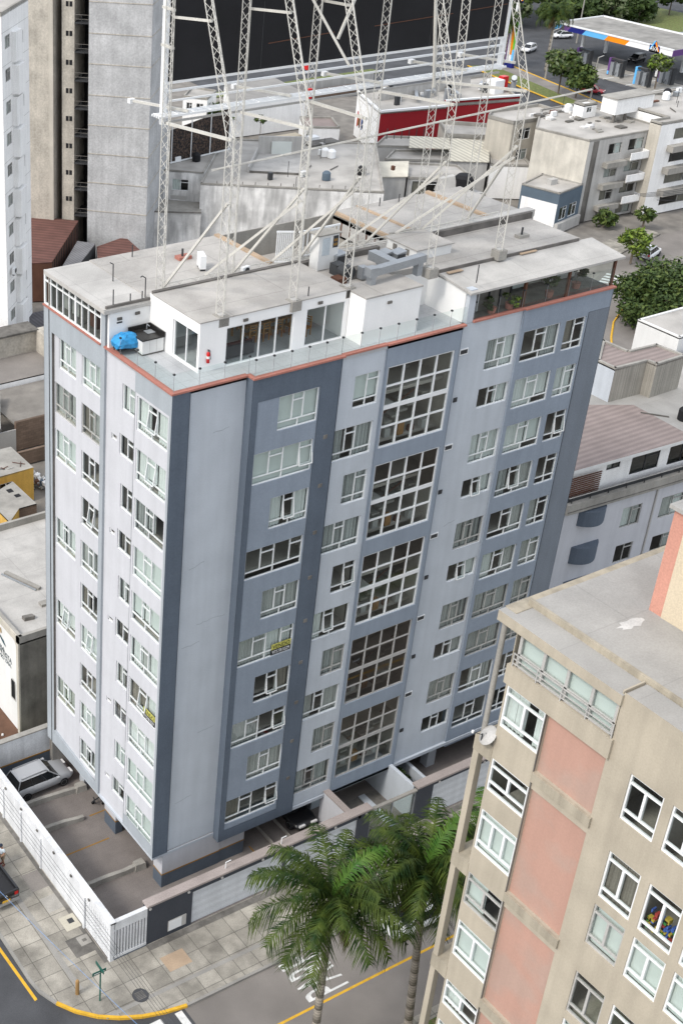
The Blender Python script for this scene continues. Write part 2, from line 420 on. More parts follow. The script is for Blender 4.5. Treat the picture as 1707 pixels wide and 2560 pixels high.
# floors and partitions seen through the glass
mb = MB()
for k in range(11):
    z = 33.0 - 2.92 * k - .15
    mb.box(.3, .3, z - .2, 29, 12.0, z, M_inside)
    mb.box(.12, .55, z - .2, .3, 12, z, M_inside)
mb.box(.3, 4.8, 2.6, 29, 4.9, 33, M_inside); mb.box(4.2, .3, 2.6, 4.25, 12, 33, M_inside)
for x in (9.3, 12.7, 17.8, 22.4, 25.62): mb.box(x, -.25, 2.6, x + .06, 4.8, 33, M_inside)
for y in (3.27, 6.4, 9.2): mb.box(.1, y, 2.6, 4.2, y + .06, 33, M_inside)
mb.build("interior", tower)
mb = MB()
mb.box(-.13, -.05, 2.62, 29.15, 12.2, 2.80, M_light)
mb.box(4.3, -.5, 2.38, 29.1, .2, 2.62, M_light)
# ground floor walls and pillars
def dado(x0, y0, x1, y1, zt=2.62):
    mb.box(x0, y0, 0, x1, y1, 1.0, M_dark); mb.box(x0 - .008, y0 - .008, 1.0, x1 + .008, y1 + .008, 1.1, M_ochre); mb.box(x0, y0, 1.1, x1, y1, zt, M_left)
dado(.62, -.03, 4.75, .9, 2.85); dado(4.75, .0, 6.62, .9); dado(.5, 5.15, 1.0, 6.5)
for x, y in ((21.85, .35), (17.7, .35), (12.6, .9), (8.3, 5), (21.8, 6), (1, 10)): mb.box(x, y, 0, x + .7, y + .6, 2.62, M_light)
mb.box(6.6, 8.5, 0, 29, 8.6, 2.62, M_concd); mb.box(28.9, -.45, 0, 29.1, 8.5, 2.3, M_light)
mb.build("ground_floor", tower)
# windows, right facade
ca = ["ccc", "cccc", "wkw", "kkkk", "ggg", "ggww", "kkb", "ggkk", "ggg", "bkkk"]
cb = ["CC", "sKs", "ss", "sss", "kk", "wkk", "sg", "gkg", "ss", "gks"]
cc = ["sgw", "kkW", "www", "kkw", "ggs", "kkw", "ggs", "kkg", "ggg", "kkk"]
cdw = ["kks", "wwW", "wwC", "skg", "kkg", "wkg", "ggg", "ggg", "kgs", "kkk"]
cdn = ["bk", "ww", "kk", "kk", "gk", "gg", "gg", "sg", "kk", "kk"]
for k in range(10):
    h = HA[k]; window(tower, FR, *h, 'n3' if k % 2 == 0 else 'w4', ca[k], d=.44, opened={2: (1,), 1: (3,), 6: (1,), 9: (3,), 7: (3,)}.get(k, ()))
    h = HB[k]; window(tower, FR, *h, 'n2' if k % 2 == 0 else 'b3', cb[k], d=.35, opened={4: (1,), 5: (1,)}.get(k, ()), frame=M_frameb if k in (6, 8, 9) else None)
    h = HC[k]; window(tower, FR, *h, 'c3', cc[k], d=.26, lower=.5 if k % 2 == 0 else 0, opened={3: (1,), 5: (1,)}.get(k, ()), frame=M_frameb if k in (4, 6, 8) else None)
    h = HD1[k]; window(tower, FR, *h, 'd3', cdw[k], d=.37, opened={3: (1,)}.get(k, ()), frame=M_frameb if k in (6, 7) else None)
    h = HD2[k]; window(tower, FR, *h, 'd2', cdn[k], d=.37, opened={2: (1,)}.get(k, ()), frame=M_frameb if k in (6, 7) else None)
frost = {0: (), 1: ("00", "02", "03", "13"), 2: ("00", "02", "03", "12"), 3: tuple("%d%d" % (r, c) for r in range(4) for c in range(4) if (r, c) not in ((3, 0), (2, 2))), 4: ("00", "01", "02", "03", "11")}
for k in range(5):
    u0, u1, z0, z1 = HS[k]; fr = MB(); pn = MB(); fm = M_frame if k < 3 else M_frameb; d = .40
    zm = z0 + (z1 - z0) * .5
    rows = [(z1 - .05, (z1 + zm) / 2 + .05), ((z1 + zm) / 2 + .05, zm), (zm, (zm + z0) / 2 + .05), ((zm + z0) / 2 + .05, z0 + .05)]
    for z, b in ((z0 + .04, .09), (z1 - .04, .09), (zm, .24), ((z1 + zm) / 2 + .05, .09), ((zm + z0) / 2 + .05, .09)): fr.fb(FR, u0, u1, z - b / 2, z + b / 2, d - .06, d + .04, fm)
    for c in range(5): x = u0 + .04 + (u1 - u0 - .08) * c / 4; fr.fb(FR, x - .05, x + .05, z0, z1, d - .062, d + .042, fm)
    for r in range(4):
        for c in range(4):
            a = u0 + (u1 - u0) * c / 4; b = u0 + (u1 - u0) * (c + 1) / 4
            pn.face([FR.p(*q) for q in ((a, rows[r][1], d), (b, rows[r][1], d), (b, rows[r][0], d), (a, rows[r][0], d))], M_glassd if "%d%d" % (r, c) in frost[k] else M_glass)
    o = fr.build("stair_window", tower); pn.build("pane", o)
    st = MB()                                       # flights of stairs and a landing behind the glass
    for s in range(8):
        st.box(13.2 + s * .5, .6, z0 + .2 + s * .25, 13.75 + s * .5, 1.7, z0 + .34 + s * .25, M_conc)
        st.box(13.2 + s * .5, 1.9, z1 - .3 - s * .25, 13.75 + s * .5, 3.0, z1 - .18 - s * .25, M_conc)
    st.bar((13.2, .55, z0 + 1.1), (17.4, .55, z0 + 3.1), .06, .06, M_brown); st.box(13, 3.1, zm - .1, 17.6, 4.6, zm, M_conc)
    st.box(13.1, -.2, zm - .08, 14.0, .5, zm, M_frameb)
    for s in range(5): st.box(13.2 + s * .85, .2 + .1 * (s % 2), z0 + .02, 13.6 + s * .85, .5, z0 + .35 + .2 * (s % 3), (M_brown, M_frameb, M_wood)[s % 3])
    st.build("staircase", o)
# windows, left facade
for h, c, k in zip(LA, ("www", "ggg", "ccc", "wsw", "WWW", "gWg"), range(6)): window(tower, FL, *h, 'n3', c, d=-.07, lower=.52, flip=True, frame=M_frameb if k == 1 else None, opened=(1,) if k == 4 else ())
for h, c, k in zip(LB, ("ccc", "bgg", "kkk", "kkk", "ggs", "bkk", "ccc", "kkk", "wcg", "gkg"), range(10)): window(tower, FL, *h, 'n3', c, d=-.07, flip=True, frame=M_frameb if k == 1 else None, opened=(1,) if k in (3, 6) else ())
for h, c, k in zip(LC, ("ww", "kk", "kk", "kb", "sg", "kk", "gk", "kk", "cc", "gk"), range(10)): window(tower, FL, *h, 'l2', c, d=-.07, lower=0, flip=True)
for h, c, k in zip(LD, ("wKw", "wCw", "sSk", "ccc", "CWC", "wgw", "bBw", "www", "ccc", "ccc"), range(10)): window(tower, FL, *h, 'n3', c, d=.06, lower=.5, flip=True, opened=(1,) if k in (0, 1, 6) else ())
for h in LV:
    mb = MB()
    mb.fb(FL, h[0], h[1], h[2], h[3], -.2, -.15, M_concd)
    for a, b, c, e in ((h[0], h[0] + .05, h[2], h[3]), (h[1] - .05, h[1], h[2], h[3]), (h[0], h[1], h[2], h[2] + .05), (h[0], h[1], h[3] - .05, h[3])): mb.fb(FL, a, b, c, e, -.1, -.02, M_frame)
    mb.build("small_window", tower)
for k in range(10):
    m_ = MB(); z = TZ(k) - .45
    if k % 2 == 0:
        m_.fb(FR, 18.0, 18.62, z, z + .36, .36, .40, M_frame); m_.fb(FR, 18.06, 18.56, z + .06, z + .3, .40, .405, M_darkmetal)
    else: m_.fb(FR, 18.12, 18.38, z + .1, z + .36, .36, .40, M_darkmetal)
    m_.build("vent", tower)
m_ = Pieces("vent", tower)
for k in range(1, 10):
    m_.fb(FR, 9.02, 9.26, TZ(k) - .2, TZ(k) + .02, .55, .58, M_concd)
mb = MB()   # dark gutter strip along the bottom edge
for u0, u1, d in ((.88, 4.25, 0), ): mb.fb(FR, u0, u1, 2.83, 2.86, .0, .02, M_darkedge)
mb.build("drip_edge", tower)

rnd = random.Random(12); M_crack = mat("hairline_crack", (.26, .28, .31))
for x0, z0, n in ((2.4, 30.4, 5), (1.4, 22.6, 6), (2.1, 18.9, 9), (1.2, 17.6, 5), (2.6, 11.2, 6), (1.3, 6.4, 7), (13.2, 12.6, 3), (19, 20.2, 4)):
    mb = MB(); x, z = x0, z0; d = {13.2: .5, 19: .35}.get(x0, 0)
    for k in range(n): x2, z2 = x + rnd.uniform(.12, .3), z + rnd.uniform(-.05, .09); mb.hexa((FR.p(x, z, d), FR.p(x2, z2, d), FR.p(x2, z2, d + .004), FR.p(x, z, d + .004), FR.p(x, z + .02, d), FR.p(x2, z2 + .02, d), FR.p(x2, z2 + .02, d + .004), FR.p(x, z + .02, d + .004)), M_crack); x, z = x2, z2
    mb.build("crack", tower)
# terrace, penthouse and roofs
mb = MB(); mb.box(-.1, .0, 32.9, 18.3, 6.2, 33.12, M_tile); mb.box(4.3, -.5, 32.9, 18.0, 0, 33.115, M_tile); mb.box(18.3, -.3, 32.9, 29.1, 6, 33.12, M_concd)
mb.box(.0, 6.2, 32.9, 10, 12.1, 33.1, M_concd)
mb.build("terrace_floor", tower)
mb = MB()
for b in ((-.24, -.16, .06, 6.25), (.06, -.16, 4.2, .12), (4.18, -.66, 4.42, .0), (4.42, -.66, 9.85, -.38), (9.85, -.56, 12.7, -.3), (12.7, -.62, 18.0, -.36), (18.65, -.47, 22.38, -.2), (22.38, -.58, 29.3, -.3)):
    mb.box(b[0], b[1], 33.10, b[2], b[3], 33.20, M_red)
mb.box(-.24, 6.66, 33.08, .06, 12.86, 33.16, M_red)
mb.build("coping", tower)
M_pent = mat("penthouse_white", (.80, .80, .785), var=.03, streak=.02, fine=.02)
FP = Frame((0, 1.35, 0), (1, 0, 0), (0, -1, 0)); FQ = Frame((2.24, 0, 0), (0, 1, 0), (-1, 0, 0))
mb = MB()
wall(mb, FP, 2.24, 11.4, 33.1, 35.74, [(3.82, 7.93, 33.14, 35.2), (8.72, 11.2, 33.14, 35.2)], M_pent, t=.2)
wall(mb, FQ, 1.35, 5.9, 33.1, 35.74, [(1.52, 3.72, 33.14, 35.15)], M_pent, t=.2)
mb.box(-.14, 5.9, 33.1, 2.24, 6.05, 35.1, M_pent); mb.box(2.4, 5.5, 33.1, 11.3, 5.6, 35.6, M_pent); mb.box(11.2, 1.4, 33.1, 11.3, 5.5, 35.6, M_pent)
mb.box(11.42, .12, 33.1, 15.12, 1.9, 35.64, M_pent); mb.box(15.12, 2.8, 33.1, 18.1, 2.9, 35.3, M_pent); mb.box(15.0, 1.9, 33.1, 15.12, 2.9, 35.3, M_pent); mb.box(18.1, -.1, 33.1, 18.25, 2.9, 34.95, M_pent)
mb.box(18.2, -.33, 33.1, 18.66, .1, 35.0, M_light); mb.box(-.16, 6.27, 33.1, .2, 6.62, 35.1, M_midL)
mb.build("penthouse_wall", tower)
mb = MB()
mb.box(2.2, 1.31, 35.74, 11.44, 5.6, 35.80, M_roof); mb.box(11.40, .08, 35.64, 15.16, 2.0, 35.72, M_roof)
mb.box(-.5, 5.85, 35.12, 2.3, 12.2, 35.36, M_roof2); mb.box(2.3, 5.8, 35.1, 10.6, 12.2, 35.40, M_roof)
mb.box(10.6, 5.8, 35.1, 18.9, 7.0, 35.42, M_roof); mb.box(18.85, 6.0, 35.1, 29.0, 12.2, 35.48, M_roof)
mb.box(11.44, 2.0, 35.1, 15.16, 5.8, 35.46, M_roof); mb.box(15.16, 2.78, 35.1, 18.0, 5.8, 35.44, M_roof); mb.box(18.0, 1.95, 35.1, 28.5, 6.0, 35.40, M_roof)
mb.hexa(((18.0, 2.0, 35.1), (18.0, -.55, 34.8), (29.55, -.55, 34.8), (29.55, 2.0, 35.1), (18.0, 2.0, 35.24), (18.0, -.55, 34.92), (29.55, -.55, 34.92), (29.55, 2.0, 35.24)), M_roof2)
mb.build("roof", tower)
mb = MB()
mb.box(-.35, 5.86, 35.36, 2.4, 5.98, 35.50, M_darkedge); mb.box(2.3, 5.6, 35.4, 11.4, 5.85, 35.86, M_darkedge); mb.box(11.4, 5.55, 35.4, 16.9, 5.85, 35.75, M_darkedge)  # kerb faces coloured much darker than the roof slabs
mb.box(20.0, 5.75, 35.4, 28.6, 6.0, 35.78, M_darkedge); mb.box(20, 5.95, 35.4, 29.0, 6.5, 35.82, M_roof2)
mb.box(10.45, 7.0, 35.4, 10.75, 12.2, 35.5, mat("ledge_tan", (.40, .30, .21), var=.2)); mb.box(18.75, 7.0, 35.42, 18.95, 12.2, 35.6, MATS["ledge_tan"])
mb.box(26.1, 6.5, 35.48, 26.4, 12.2, 35.62, MATS["ledge_tan"]); mb.box(18.85, 6.9, 35.48, 20.7, 7.1, 35.75, M_conc); mb.box(20.7, 7.0, 35.46, 20.9, 12.2, 35.56, MATS["ledge_tan"])
mb.box(18.0, 1.90, 35.24, 28.4, 1.98, 35.41, M_darkedge)
mb.box(-.5, 5.8, 35.10, 2.3, 5.86, 35.30, M_frameb)
mb.build("roof_kerb", tower)
mb = MB()       # light well
mb.box(10.6, 6.95, 30, 18.85, 7.05, 35.1, M_conc); mb.box(10.6, 12.0, 30, 18.85, 12.1, 35.4, M_conc); mb.box(10.5, 7, 30, 10.6, 12.1, 35.2, M_conc); mb.box(18.85, 7, 30, 18.95, 12.1, 35.3, M_conc)
mb.box(10.6, 7, 33.6, 18.85, 12, 33.7, M_roof)
for k in range(5): mb.box(18.80, 7.4 + .75 * k, 34.3, 18.84, 8.05 + .75 * k, 35.1, M_frameb); mb.box(18.78, 7.35, 34.2, 18.83, 11.2, 34.28, M_brown); mb.box(18.78, 7.35, 35.1, 18.83, 11.2, 35.2, M_brown); mb.box(18.78, 8.05 + .75 * k, 34.2, 18.83, 8.15 + .75 * k, 35.2, M_brown)
mb.build("light_well", tower)
def slider(F, u0, u1, z0, z1, n, name, d=-.08):
    fr = MB(); pn = MB(); b = .06
    fr.fb(F, u0, u1, z0, z0 + b, d - .04, d + .04, M_frame); fr.fb(F, u0, u1, z1 - b, z1, d - .04, d + .04, M_frame)
    for k in range(n + 1): x = u0 + b / 2 + (u1 - u0 - b) * k / n; fr.fb(F, x - b / 2, x + b / 2, z0, z1, d - .042, d + .042, M_frame)
    pn.face([F.p(*q) for q in ((u0, z0, d), (u1, z0, d), (u1, z1, d), (u0, z1, d))], M_glass)
    o = fr.build(name, tower); pn.build("pane", o)
slider(FP, 3.82, 7.93, 33.14, 35.2, 4, "sliding_door"); slider(FP, 8.72, 11.2, 33.14, 35.2, 2, "sliding_door"); slider(FQ, 1.52, 3.72, 33.14, 35.15, 2, "sliding_door", d=-.14)
# glazed gallery on the left corner of the roof
fr = MB(); pn = MB(); FG = Frame((-.12, 0, 0), (0, 1, 0), (-1, 0, 0))
for z, b in ((33.22, .1), (34.55, .08), (35.06, .09)): fr.fb(FG, 6.62, 12.8, z - b / 2, z + b / 2, -.05, .03, M_frame)
for k in range(10):
    u = 6.66 + 6.1 * k / 9; b = .16 if k in (0, 4, 5, 9) and k != 5 else .07
    fr.fb(FG, u - b / 2, u + b / 2, 33.18, 35.1, -.052, .032, M_frame)
pn.face([FG.p(*q) for q in ((6.62, 33.2, 0), (12.8, 33.2, 0), (12.8, 35.08, 0), (6.62, 35.08, 0))], M_glass)
o = fr.build("gallery_glazing", tower); pn.build("pane", o)
mb = MB(); mb.box(3.0, 6.2, 33.1, 3.1, 12, 35.1, M_inside); mb.box(.3, 9.5, 33.1, 3.0, 9.6, 35.1, M_inside)
for y in (7.2, 8.4, 10.3, 11.3): mb.box(.6, y, 33.1, 1.5, y + .7, 33.9, M_brown if y < 9 else M_frameb)
mb.build("gallery_room", tower)
# glass railing
gl = Pieces("railing_glass", tower); ps = Pieces("railing_post", tower)
def rail(x0, y0, x1, y1, n, h=.92):
    for k in range(n):
        a = k / n + .004; b = (k + 1) / n - .004
        p = (x0 + (x1 - x0) * a, y0 + (y1 - y0) * a); q = (x0 + (x1 - x0) * b, y0 + (y1 - y0) * b)
        gl.face(((p[0], p[1], 33.24), (q[0], q[1], 33.24), (q[0], q[1], 33.24 + h), (p[0], p[1], 33.24 + h)), M_glassr)
        ps.tube((p[0], p[1], 33.2), (p[0], p[1], 33.24 + h), .012, M_metal); ps.box(p[0] - .05, p[1] - .05, 33.18 + h, p[0] + .05, p[1] + .05, 33.26 + h, M_darkmetal)
rail(-.08, 4.9, -.08, -.02, 3); rail(-.08, -.02, 4.3, -.02, 3); rail(4.3, -.02, 4.3, -.52, 1); rail(4.3, -.52, 9.7, -.52, 5); rail(9.7, -.42, 18.1, -.42, 7); rail(18.7, -.3, 29.2, -.3, 6, 1.0)
# covered terrace on the right: posts, dark glazing, doors
mb = MB()
for x in (22.35, 25.65, 29.2): mb.box(x - .07, -.28, 33.1, x + .07, -.14, 34.9, M_brown)
mb.box(18.7, 2.2, 33.1, 29.2, 2.3, 35.0, M_inside); mb.box(18.9, .55, 34.2, 22.2, .6, 34.85, M_darkmetal)
for x in (18.9, 19.7, 20.5, 21.3, 22.1): mb.box(x, .5, 33.2, x + .05, .62, 34.85, M_frame if x < 20 else M_darkmetal)
mb.box(18.9, .6, 33.15, 22.2, .64, 34.2, M_concd); mb.box(23.2, 2.1, 33.1, 24.8, 2.2, 34.8, M_blind); mb.box(26.2, 1.9, 33.1, 28.6, 2.2, 34.7, M_frameb)
mb.build("covered_terrace", tower)
mb = MB(); mb.face(((22.45, -.24, 33.26), (29.1, -.24, 33.26), (29.1, -.24, 34.75), (22.45, -.24, 34.75)), M_glass); mb.build("terrace_glazing", tower)
# roof hut, shaft lids, skylight, lamps on the walls
mb = MB()
mb.box(17.8, 3.6, 35.4, 20.3, 6.05, 35.95, M_white); mb.box(17.72, 3.52, 35.95, 20.38, 6.1, 36.02, M_roof)
for y in (4.2, 5.2): mb.box(17.77, y, 35.5, 17.81, y + .3, 35.82, M_concd)
mb.build("roof_hut", tower)
mb = Pieces("wall_lamp", tower)
for F, u, z in ((Frame((0, 5.9, 0), (1, 0, 0), (0, -1, 0)), .45, 34.7), (Frame((0, 5.9, 0), (1, 0, 0), (0, -1, 0)), 1.5, 34.8), (FP, 4.9, 35.42), (FP, 9.5, 35.42), (Frame((0, .12, 0), (1, 0, 0), (0, -1, 0)), 13.0, 35.2)):
    mb.fb(F, u - .13, u + .13, z - .07, z + .07, .0, .08, M_concd)
mb.fb(Frame((0, 5.9, 0), (1, 0, 0), (0, -1, 0)), .3, .62, 34.45, 34.53, 0, .02, M_darkmetal)
mb = Pieces("roof_pipe", tower)
for x, y, s in ((6.5, 9.7, .5), (25.3, 3.4, .45)): mb.box(x, y, 35.4, x + s * 1.6, y + s, 35.58, M_red if x < 10 else M_conc); mb.tube((x + .3, y + .2, 35.5), (x + .3, y + .2, 36.0), .06, M_darkmetal)
for x, y, h in ((1.9, 9.0, .9), (2.2, 6.3, 1.0), (.1, 5.95, .9), (1.1, 5.95, .5), (1.8, 5.95, .5), (8.9, 1.6, .9), (4.6, 11.5, .7), (6.8, 11.6, .8), (18.6, -.2, .9), (22, 11.6, .6), (23.5, 11.6, .6)): mb.tube((x, y, 35.3), (x, y, 35.4 + h), .03, M_darkmetal)
mb.path(((2.2, 6.3, 36.4), (2.0, 6.3, 36.55), (1.9, 6.3, 36.5)), .03, M_darkmetal); mb.path(((1.9, 9, 36.3), (1.7, 9, 36.42)), .03, M_darkmetal)
mb = Pieces("roof_plank", tower); mb.box(18.3, 1.5, 35.26, 19.3, 1.75, 35.3, M_yel and MATS["ledge_tan"]); mb.box(23.8, 1.75, 35.28, 25.0, 2.05, 35.34, MATS["ledge_tan"])

# ---------------------------------------------------------------- things on the terrace and the roof
t = thing("barbecue", "barbecue under a bright blue tarpaulin in the corner of the terrace", "barbecue", (.5, 5.3, 33.12))
mb = MB(); rings = []
for z, s in ((.42, 1.0), (.62, 1.04), (.84, .84), (.98, .5), (1.02, .1)):
    ring = []
    for k in range(20):
        a = 2 * math.pi * k / 20; c, s_ = math.cos(a), math.sin(a)
        rx = .72 * s * (abs(c) ** .6) * (1 if c > 0 else -1); ry = .52 * s * (abs(s_) ** .6) * (1 if s_ > 0 else -1)
        ring.append((rx + random.uniform(-.03, .03), ry + random.uniform(-.03, .03), z + (random.uniform(-.09, .03) if z < .5 else random.uniform(-.03, .03))))
    rings.append(ring)
mb.loft(rings, mat("blue_tarpaulin", (.03, .25, .52), rough=.4, var=.3, scale=3, bump=.5)); mb.build("tarpaulin", t)
mb = MB()
for x in (-.5, .5):
    for y in (-.3, .3): mb.tube((x, y, 0), (x, y, .6), .03, M_darkmetal)
mb.box(-.55, -.35, .2, .55, .35, .25, M_darkmetal); mb.build("stand", t)
t = thing("sink_counter", "white kitchen counter with black top and sink on the terrace", "counter", (1.55, 4.9, 33.12))
mb = MB(); mb.box(-.65, -.55, .1, .6, .7, .82, M_white); mb.box(-.63, -.5, 0, .6, .7, .1, M_concd)
for x in (-.23, .18): mb.box(x, -.556, .12, x + .012, -.54, .8, M_frameb)
mb.build("cabinet", t)
M_granite = mat("black_granite", (.02, .019, .018), rough=.25)
mb = MB(); mb.box(-.7, -.6, .82, .64, .8, .88, M_granite); mb.box(-.7, .75, .88, .64, .8, 1.1, M_granite); mb.box(.58, -.6, .88, .64, .75, 1.1, M_granite); mb.build("worktop", t)
mb = MB(); mb.box(.0, .0, .885, .45, .45, .9, M_metal); mb.tube((.3, .6, .88), (.3, .6, 1.15), .03, M_metal); mb.tube((.3, .6, 1.15), (.3, .35, 1.12), .025, M_metal); mb.build("tap", t)
t = thing("fire_extinguisher", "red fire extinguisher on the white penthouse wall", "fire extinguisher", (2.75, 1.27, 33.6))
mb = MB(); M_fire = mat("red_enamel", (.55, .02, .02), rough=.3); mb.lathe((0, 0, 0), [(.02, 0), (.085, .02), (.085, .5), (.06, .58), (.03, .6)], M_fire); mb.build("cylinder", t, True)
mb = MB(); mb.lathe((0, 0, .25), [(.088, 0), (.088, .13)], M_white); mb.build("paper_label", t)
mb = MB(); mb.tube((0, 0, .6), (0, 0, .68), .03, M_darkmetal); mb.box(-.02, -.12, .67, .02, .05, .71, M_darkmetal); mb.tube((.06, -.05, .66), (.1, -.06, .2), .018, M_darkmetal); mb.build("handle", t)
t = thing("sofa", "dark grey sofa behind the penthouse glass doors", "sofa", (4.9, 2.4, 33.12)); M_sofa = mat("sofa_cloth", (.035, .036, .04))
mb = MB(); mb.box(-.95, -.35, .1, .95, .45, .45, M_sofa); mb.build("seat", t); mb = MB(); mb.box(-.95, -.5, .1, .95, -.35, .85, M_sofa); mb.build("backrest", t)
for x in (-1.05, .95): mb = MB(); mb.box(x, -.5, .1, x + .15, .45, .62, M_sofa); mb.build("armrest", t)
t = thing("dining_table", "long wooden dining table inside the penthouse", "table", (8.1, 3.9, 33.12)); mb = MB(); mb.box(-1.9, -.5, .72, 1.9, .5, .78, M_wood); mb.build("tabletop", t)
for x in (-1.8, 1.7):
    for y in (-.45, .37): mb = MB(); mb.box(x, y, 0, x + .09, y + .09, .72, M_wood); mb.build("leg", t)
t = thing("dining_chair", "", "chair", (0, 0, 0), 0, "wooden chairs around the penthouse dining table")
mb = MB(); mb.box(-.23, -.23, .43, .23, .23, .48, M_wood); mb.build("seat", t)
for x in (-.22, .17):
    for y in (-.22, .17): mb = MB(); mb.box(x, y, 0, x + .055, y + .055, 1.05 if y < 0 else .43, M_wood); mb.build("leg", t)
mb = MB()
for z in (.68, .82, .96): mb.box(-.17, -.215, z, .17, -.175, z + .06, M_wood)
mb.build("backrest", t); first = True
for x, y, r, lb in ((6.7, 3.2, 0, "leftmost wooden dining chair on the near side of the table"), (7.5, 3.15, .1, "wooden dining chair second from left behind the glass"), (8.35, 3.2, -.1, "wooden dining chair behind the white pillar between the glass doors"), (9.75, 2.6, 1.9, "wooden dining chair standing alone in the right hand glass door"), (9.2, 3.2, .1, "wooden dining chair just left of the lone chair"), (7.2, 4.6, 3.1, "wooden dining chair on the far side of the table")):
    o = t if first else copy_tree(t); first = False; o.location = (x, y, 33.12); o.rotation_euler = (0, 0, r); o["label"] = lb
t = thing("utility_cabinet", "white upright utility cabinet between the masts on the roof", "cabinet", (12.6, 5.1, 35.5))
mb = MB(); mb.box(-.65, -.35, 0, .65, .35, 1.9, M_white); mb.box(-.75, -.42, 1.9, .75, .42, 1.97, M_conc); mb.build("housing", t)
mb = MB(); mb.box(-.45, -.37, .8, .05, -.35, 1.75, mat("door_blue_grey", (.50, .55, .58))); mb.build("door", t)
mb = MB(); mb.box(.25, -.37, 1.15, .58, -.35, 1.8, M_darkmetal)
for k in range(4): mb.box(.3 + .13 * (k % 2), -.38, 1.25 + .24 * (k // 2), .38 + .13 * (k % 2), -.37, 1.4 + .24 * (k // 2), M_ochre)
mb.build("meter_panel", t)
mb = MB()
for k in range(10): mb.box(10.75, 7.1 - .0 * k, 34.9, 10.8, 7.15, 36.9, M_frame) if 0 else None
for k in range(9): mb.bar((10.9 + .09 * k, 7.0 - .05 * k, 35.4), (10.9 + .09 * k, 7.0 - .05 * k, 37.2), .05, .05, M_frame)
for z in (35.45, 37.15): mb.bar((10.85, 7.03, z), (11.7, 6.56, z), .09, .09, M_frame)
for k in range(11): mb.bar((12.4 + .26 * k, 6.95, 35.4), (12.4 + .26 * k, 6.95, 36.9), .045, .045, M_frame)
mb.bar((12.3, 6.95, 36.9), (15.1, 6.95, 36.9), .09, .09, M_frame); mb.bar((12.3, 6.95, 35.5), (15.1, 6.95, 35.5), .07, .07, M_frame)
tag(mb.build("metal_gate"), "white barred metal gate beside the roof light well", "gate")
def acunit(x, y, z, rz, label, s=1.0, name="air_conditioner", group="air conditioning units on roofs"):
    t = thing(name, label, "air conditioner", (x, y, z), rz, group)
    mb = MB(); mb.box(-.42 * s, -.16 * s, .12, .42 * s, .16 * s, .12 + .72 * s, M_frame); mb.box(-.36 * s, -.14 * s, 0, -.3 * s, .14 * s, .12, M_darkmetal); mb.box(.3 * s, -.14 * s, 0, .36 * s, .14 * s, .12, M_darkmetal); mb.build("casing", t)
    mb = MB(); mb.lathe((.08 * s, -.165 * s, .12 + .36 * s), [(.29 * s, 0), (.29 * s, -.015), (.05 * s, -.02)], M_darkmetal, axis='y'); mb.build("fan_grille", t)
acunit(6.9, 8.2, 35.4, 1.2, "small white air conditioner standing alone on the tower roof")
t = thing("ventilation_duct", "angular galvanised ventilation duct on the tower roof above the white box room", "duct", (0, 0, 0))
mb = MB(); mb.box(12.55, 1.25, 36.15, 13.05, 1.75, 36.65, M_metal); mb.box(12.7, 1.3, 35.72, 13.0, 1.7, 36.15, M_metal); mb.hexa(((12.9, 1.25, 36.2), (16.6, 1.6, 36.2), (16.6, 2.05, 36.2), (12.9, 1.7, 36.2), (12.9, 1.25, 36.6), (16.6, 1.6, 36.6), (16.6, 2.05, 36.6), (12.9, 1.7, 36.6)), M_metal)
mb.box(16.1, 1.62, 35.5, 16.45, 2.0, 36.2, M_metal); mb.hexa(((14.4, 1.9, 36.15), (14.9, 1.9, 36.15), (15.2, 4.0, 35.9), (14.7, 4.0, 35.9), (14.4, 1.9, 36.55), (14.9, 1.9, 36.55), (15.2, 4.0, 36.4), (14.7, 4.0, 36.4)), M_metal); mb.build("duct_run", t)
mb = MB()
for x, y in ((15.4, 3.6), (16.1, 3.3), (13.1, 4.6)): mb.hexa(((x, y, 35.5), (x + .5, y, 35.5), (x + .5, y + .5, 35.5), (x, y + .5, 35.5), (x - .1, y - .1, 36.2), (x + .6, y - .1, 36.3), (x + .6, y + .55, 36.3), (x - .1, y + .55, 36.2)), M_metal); mb.box(x + .0, y - .12, 35.75, x + .5, y - .10, 36.15, M_darkmetal)
mb.build("cowl", t)
t = thing("extractor_fan", "pile of dark rusty extractor fan machinery at the foot of a mast", "extractor fan", (12.6, 3.2, 35.46))
mb = MB(); mb.lathe((0, 0, .4), [(.05, -.3), (.4, -.3), (.4, .3), (.05, .3)], M_darkmetal, axis='y'); mb.box(.3, -.25, 0, 1.0, .25, .5, M_concd); mb.build("housing", t)
mb = Pieces("motor", t, MB); mb.box(-.9, -.5, 0, -.3, .1, .3, M_brown); mb.box(.5, -.7, .1, .9, -.3, .75, M_metal); mb.box(-.2, .5, 0, .4, 1.1, .6, M_darkmetal)
mb = MB(); mb.path(((-1.6, .2, .02), (-.9, -.8, .03), (0, -.9, .03), (.9, -1.4, .04)), .05, M_darkmetal); mb.build("hose", t)
acunit(8.2, 6.05, 35.46, .2, "low dark vent box by the horizontal truss on the tower roof", .6)

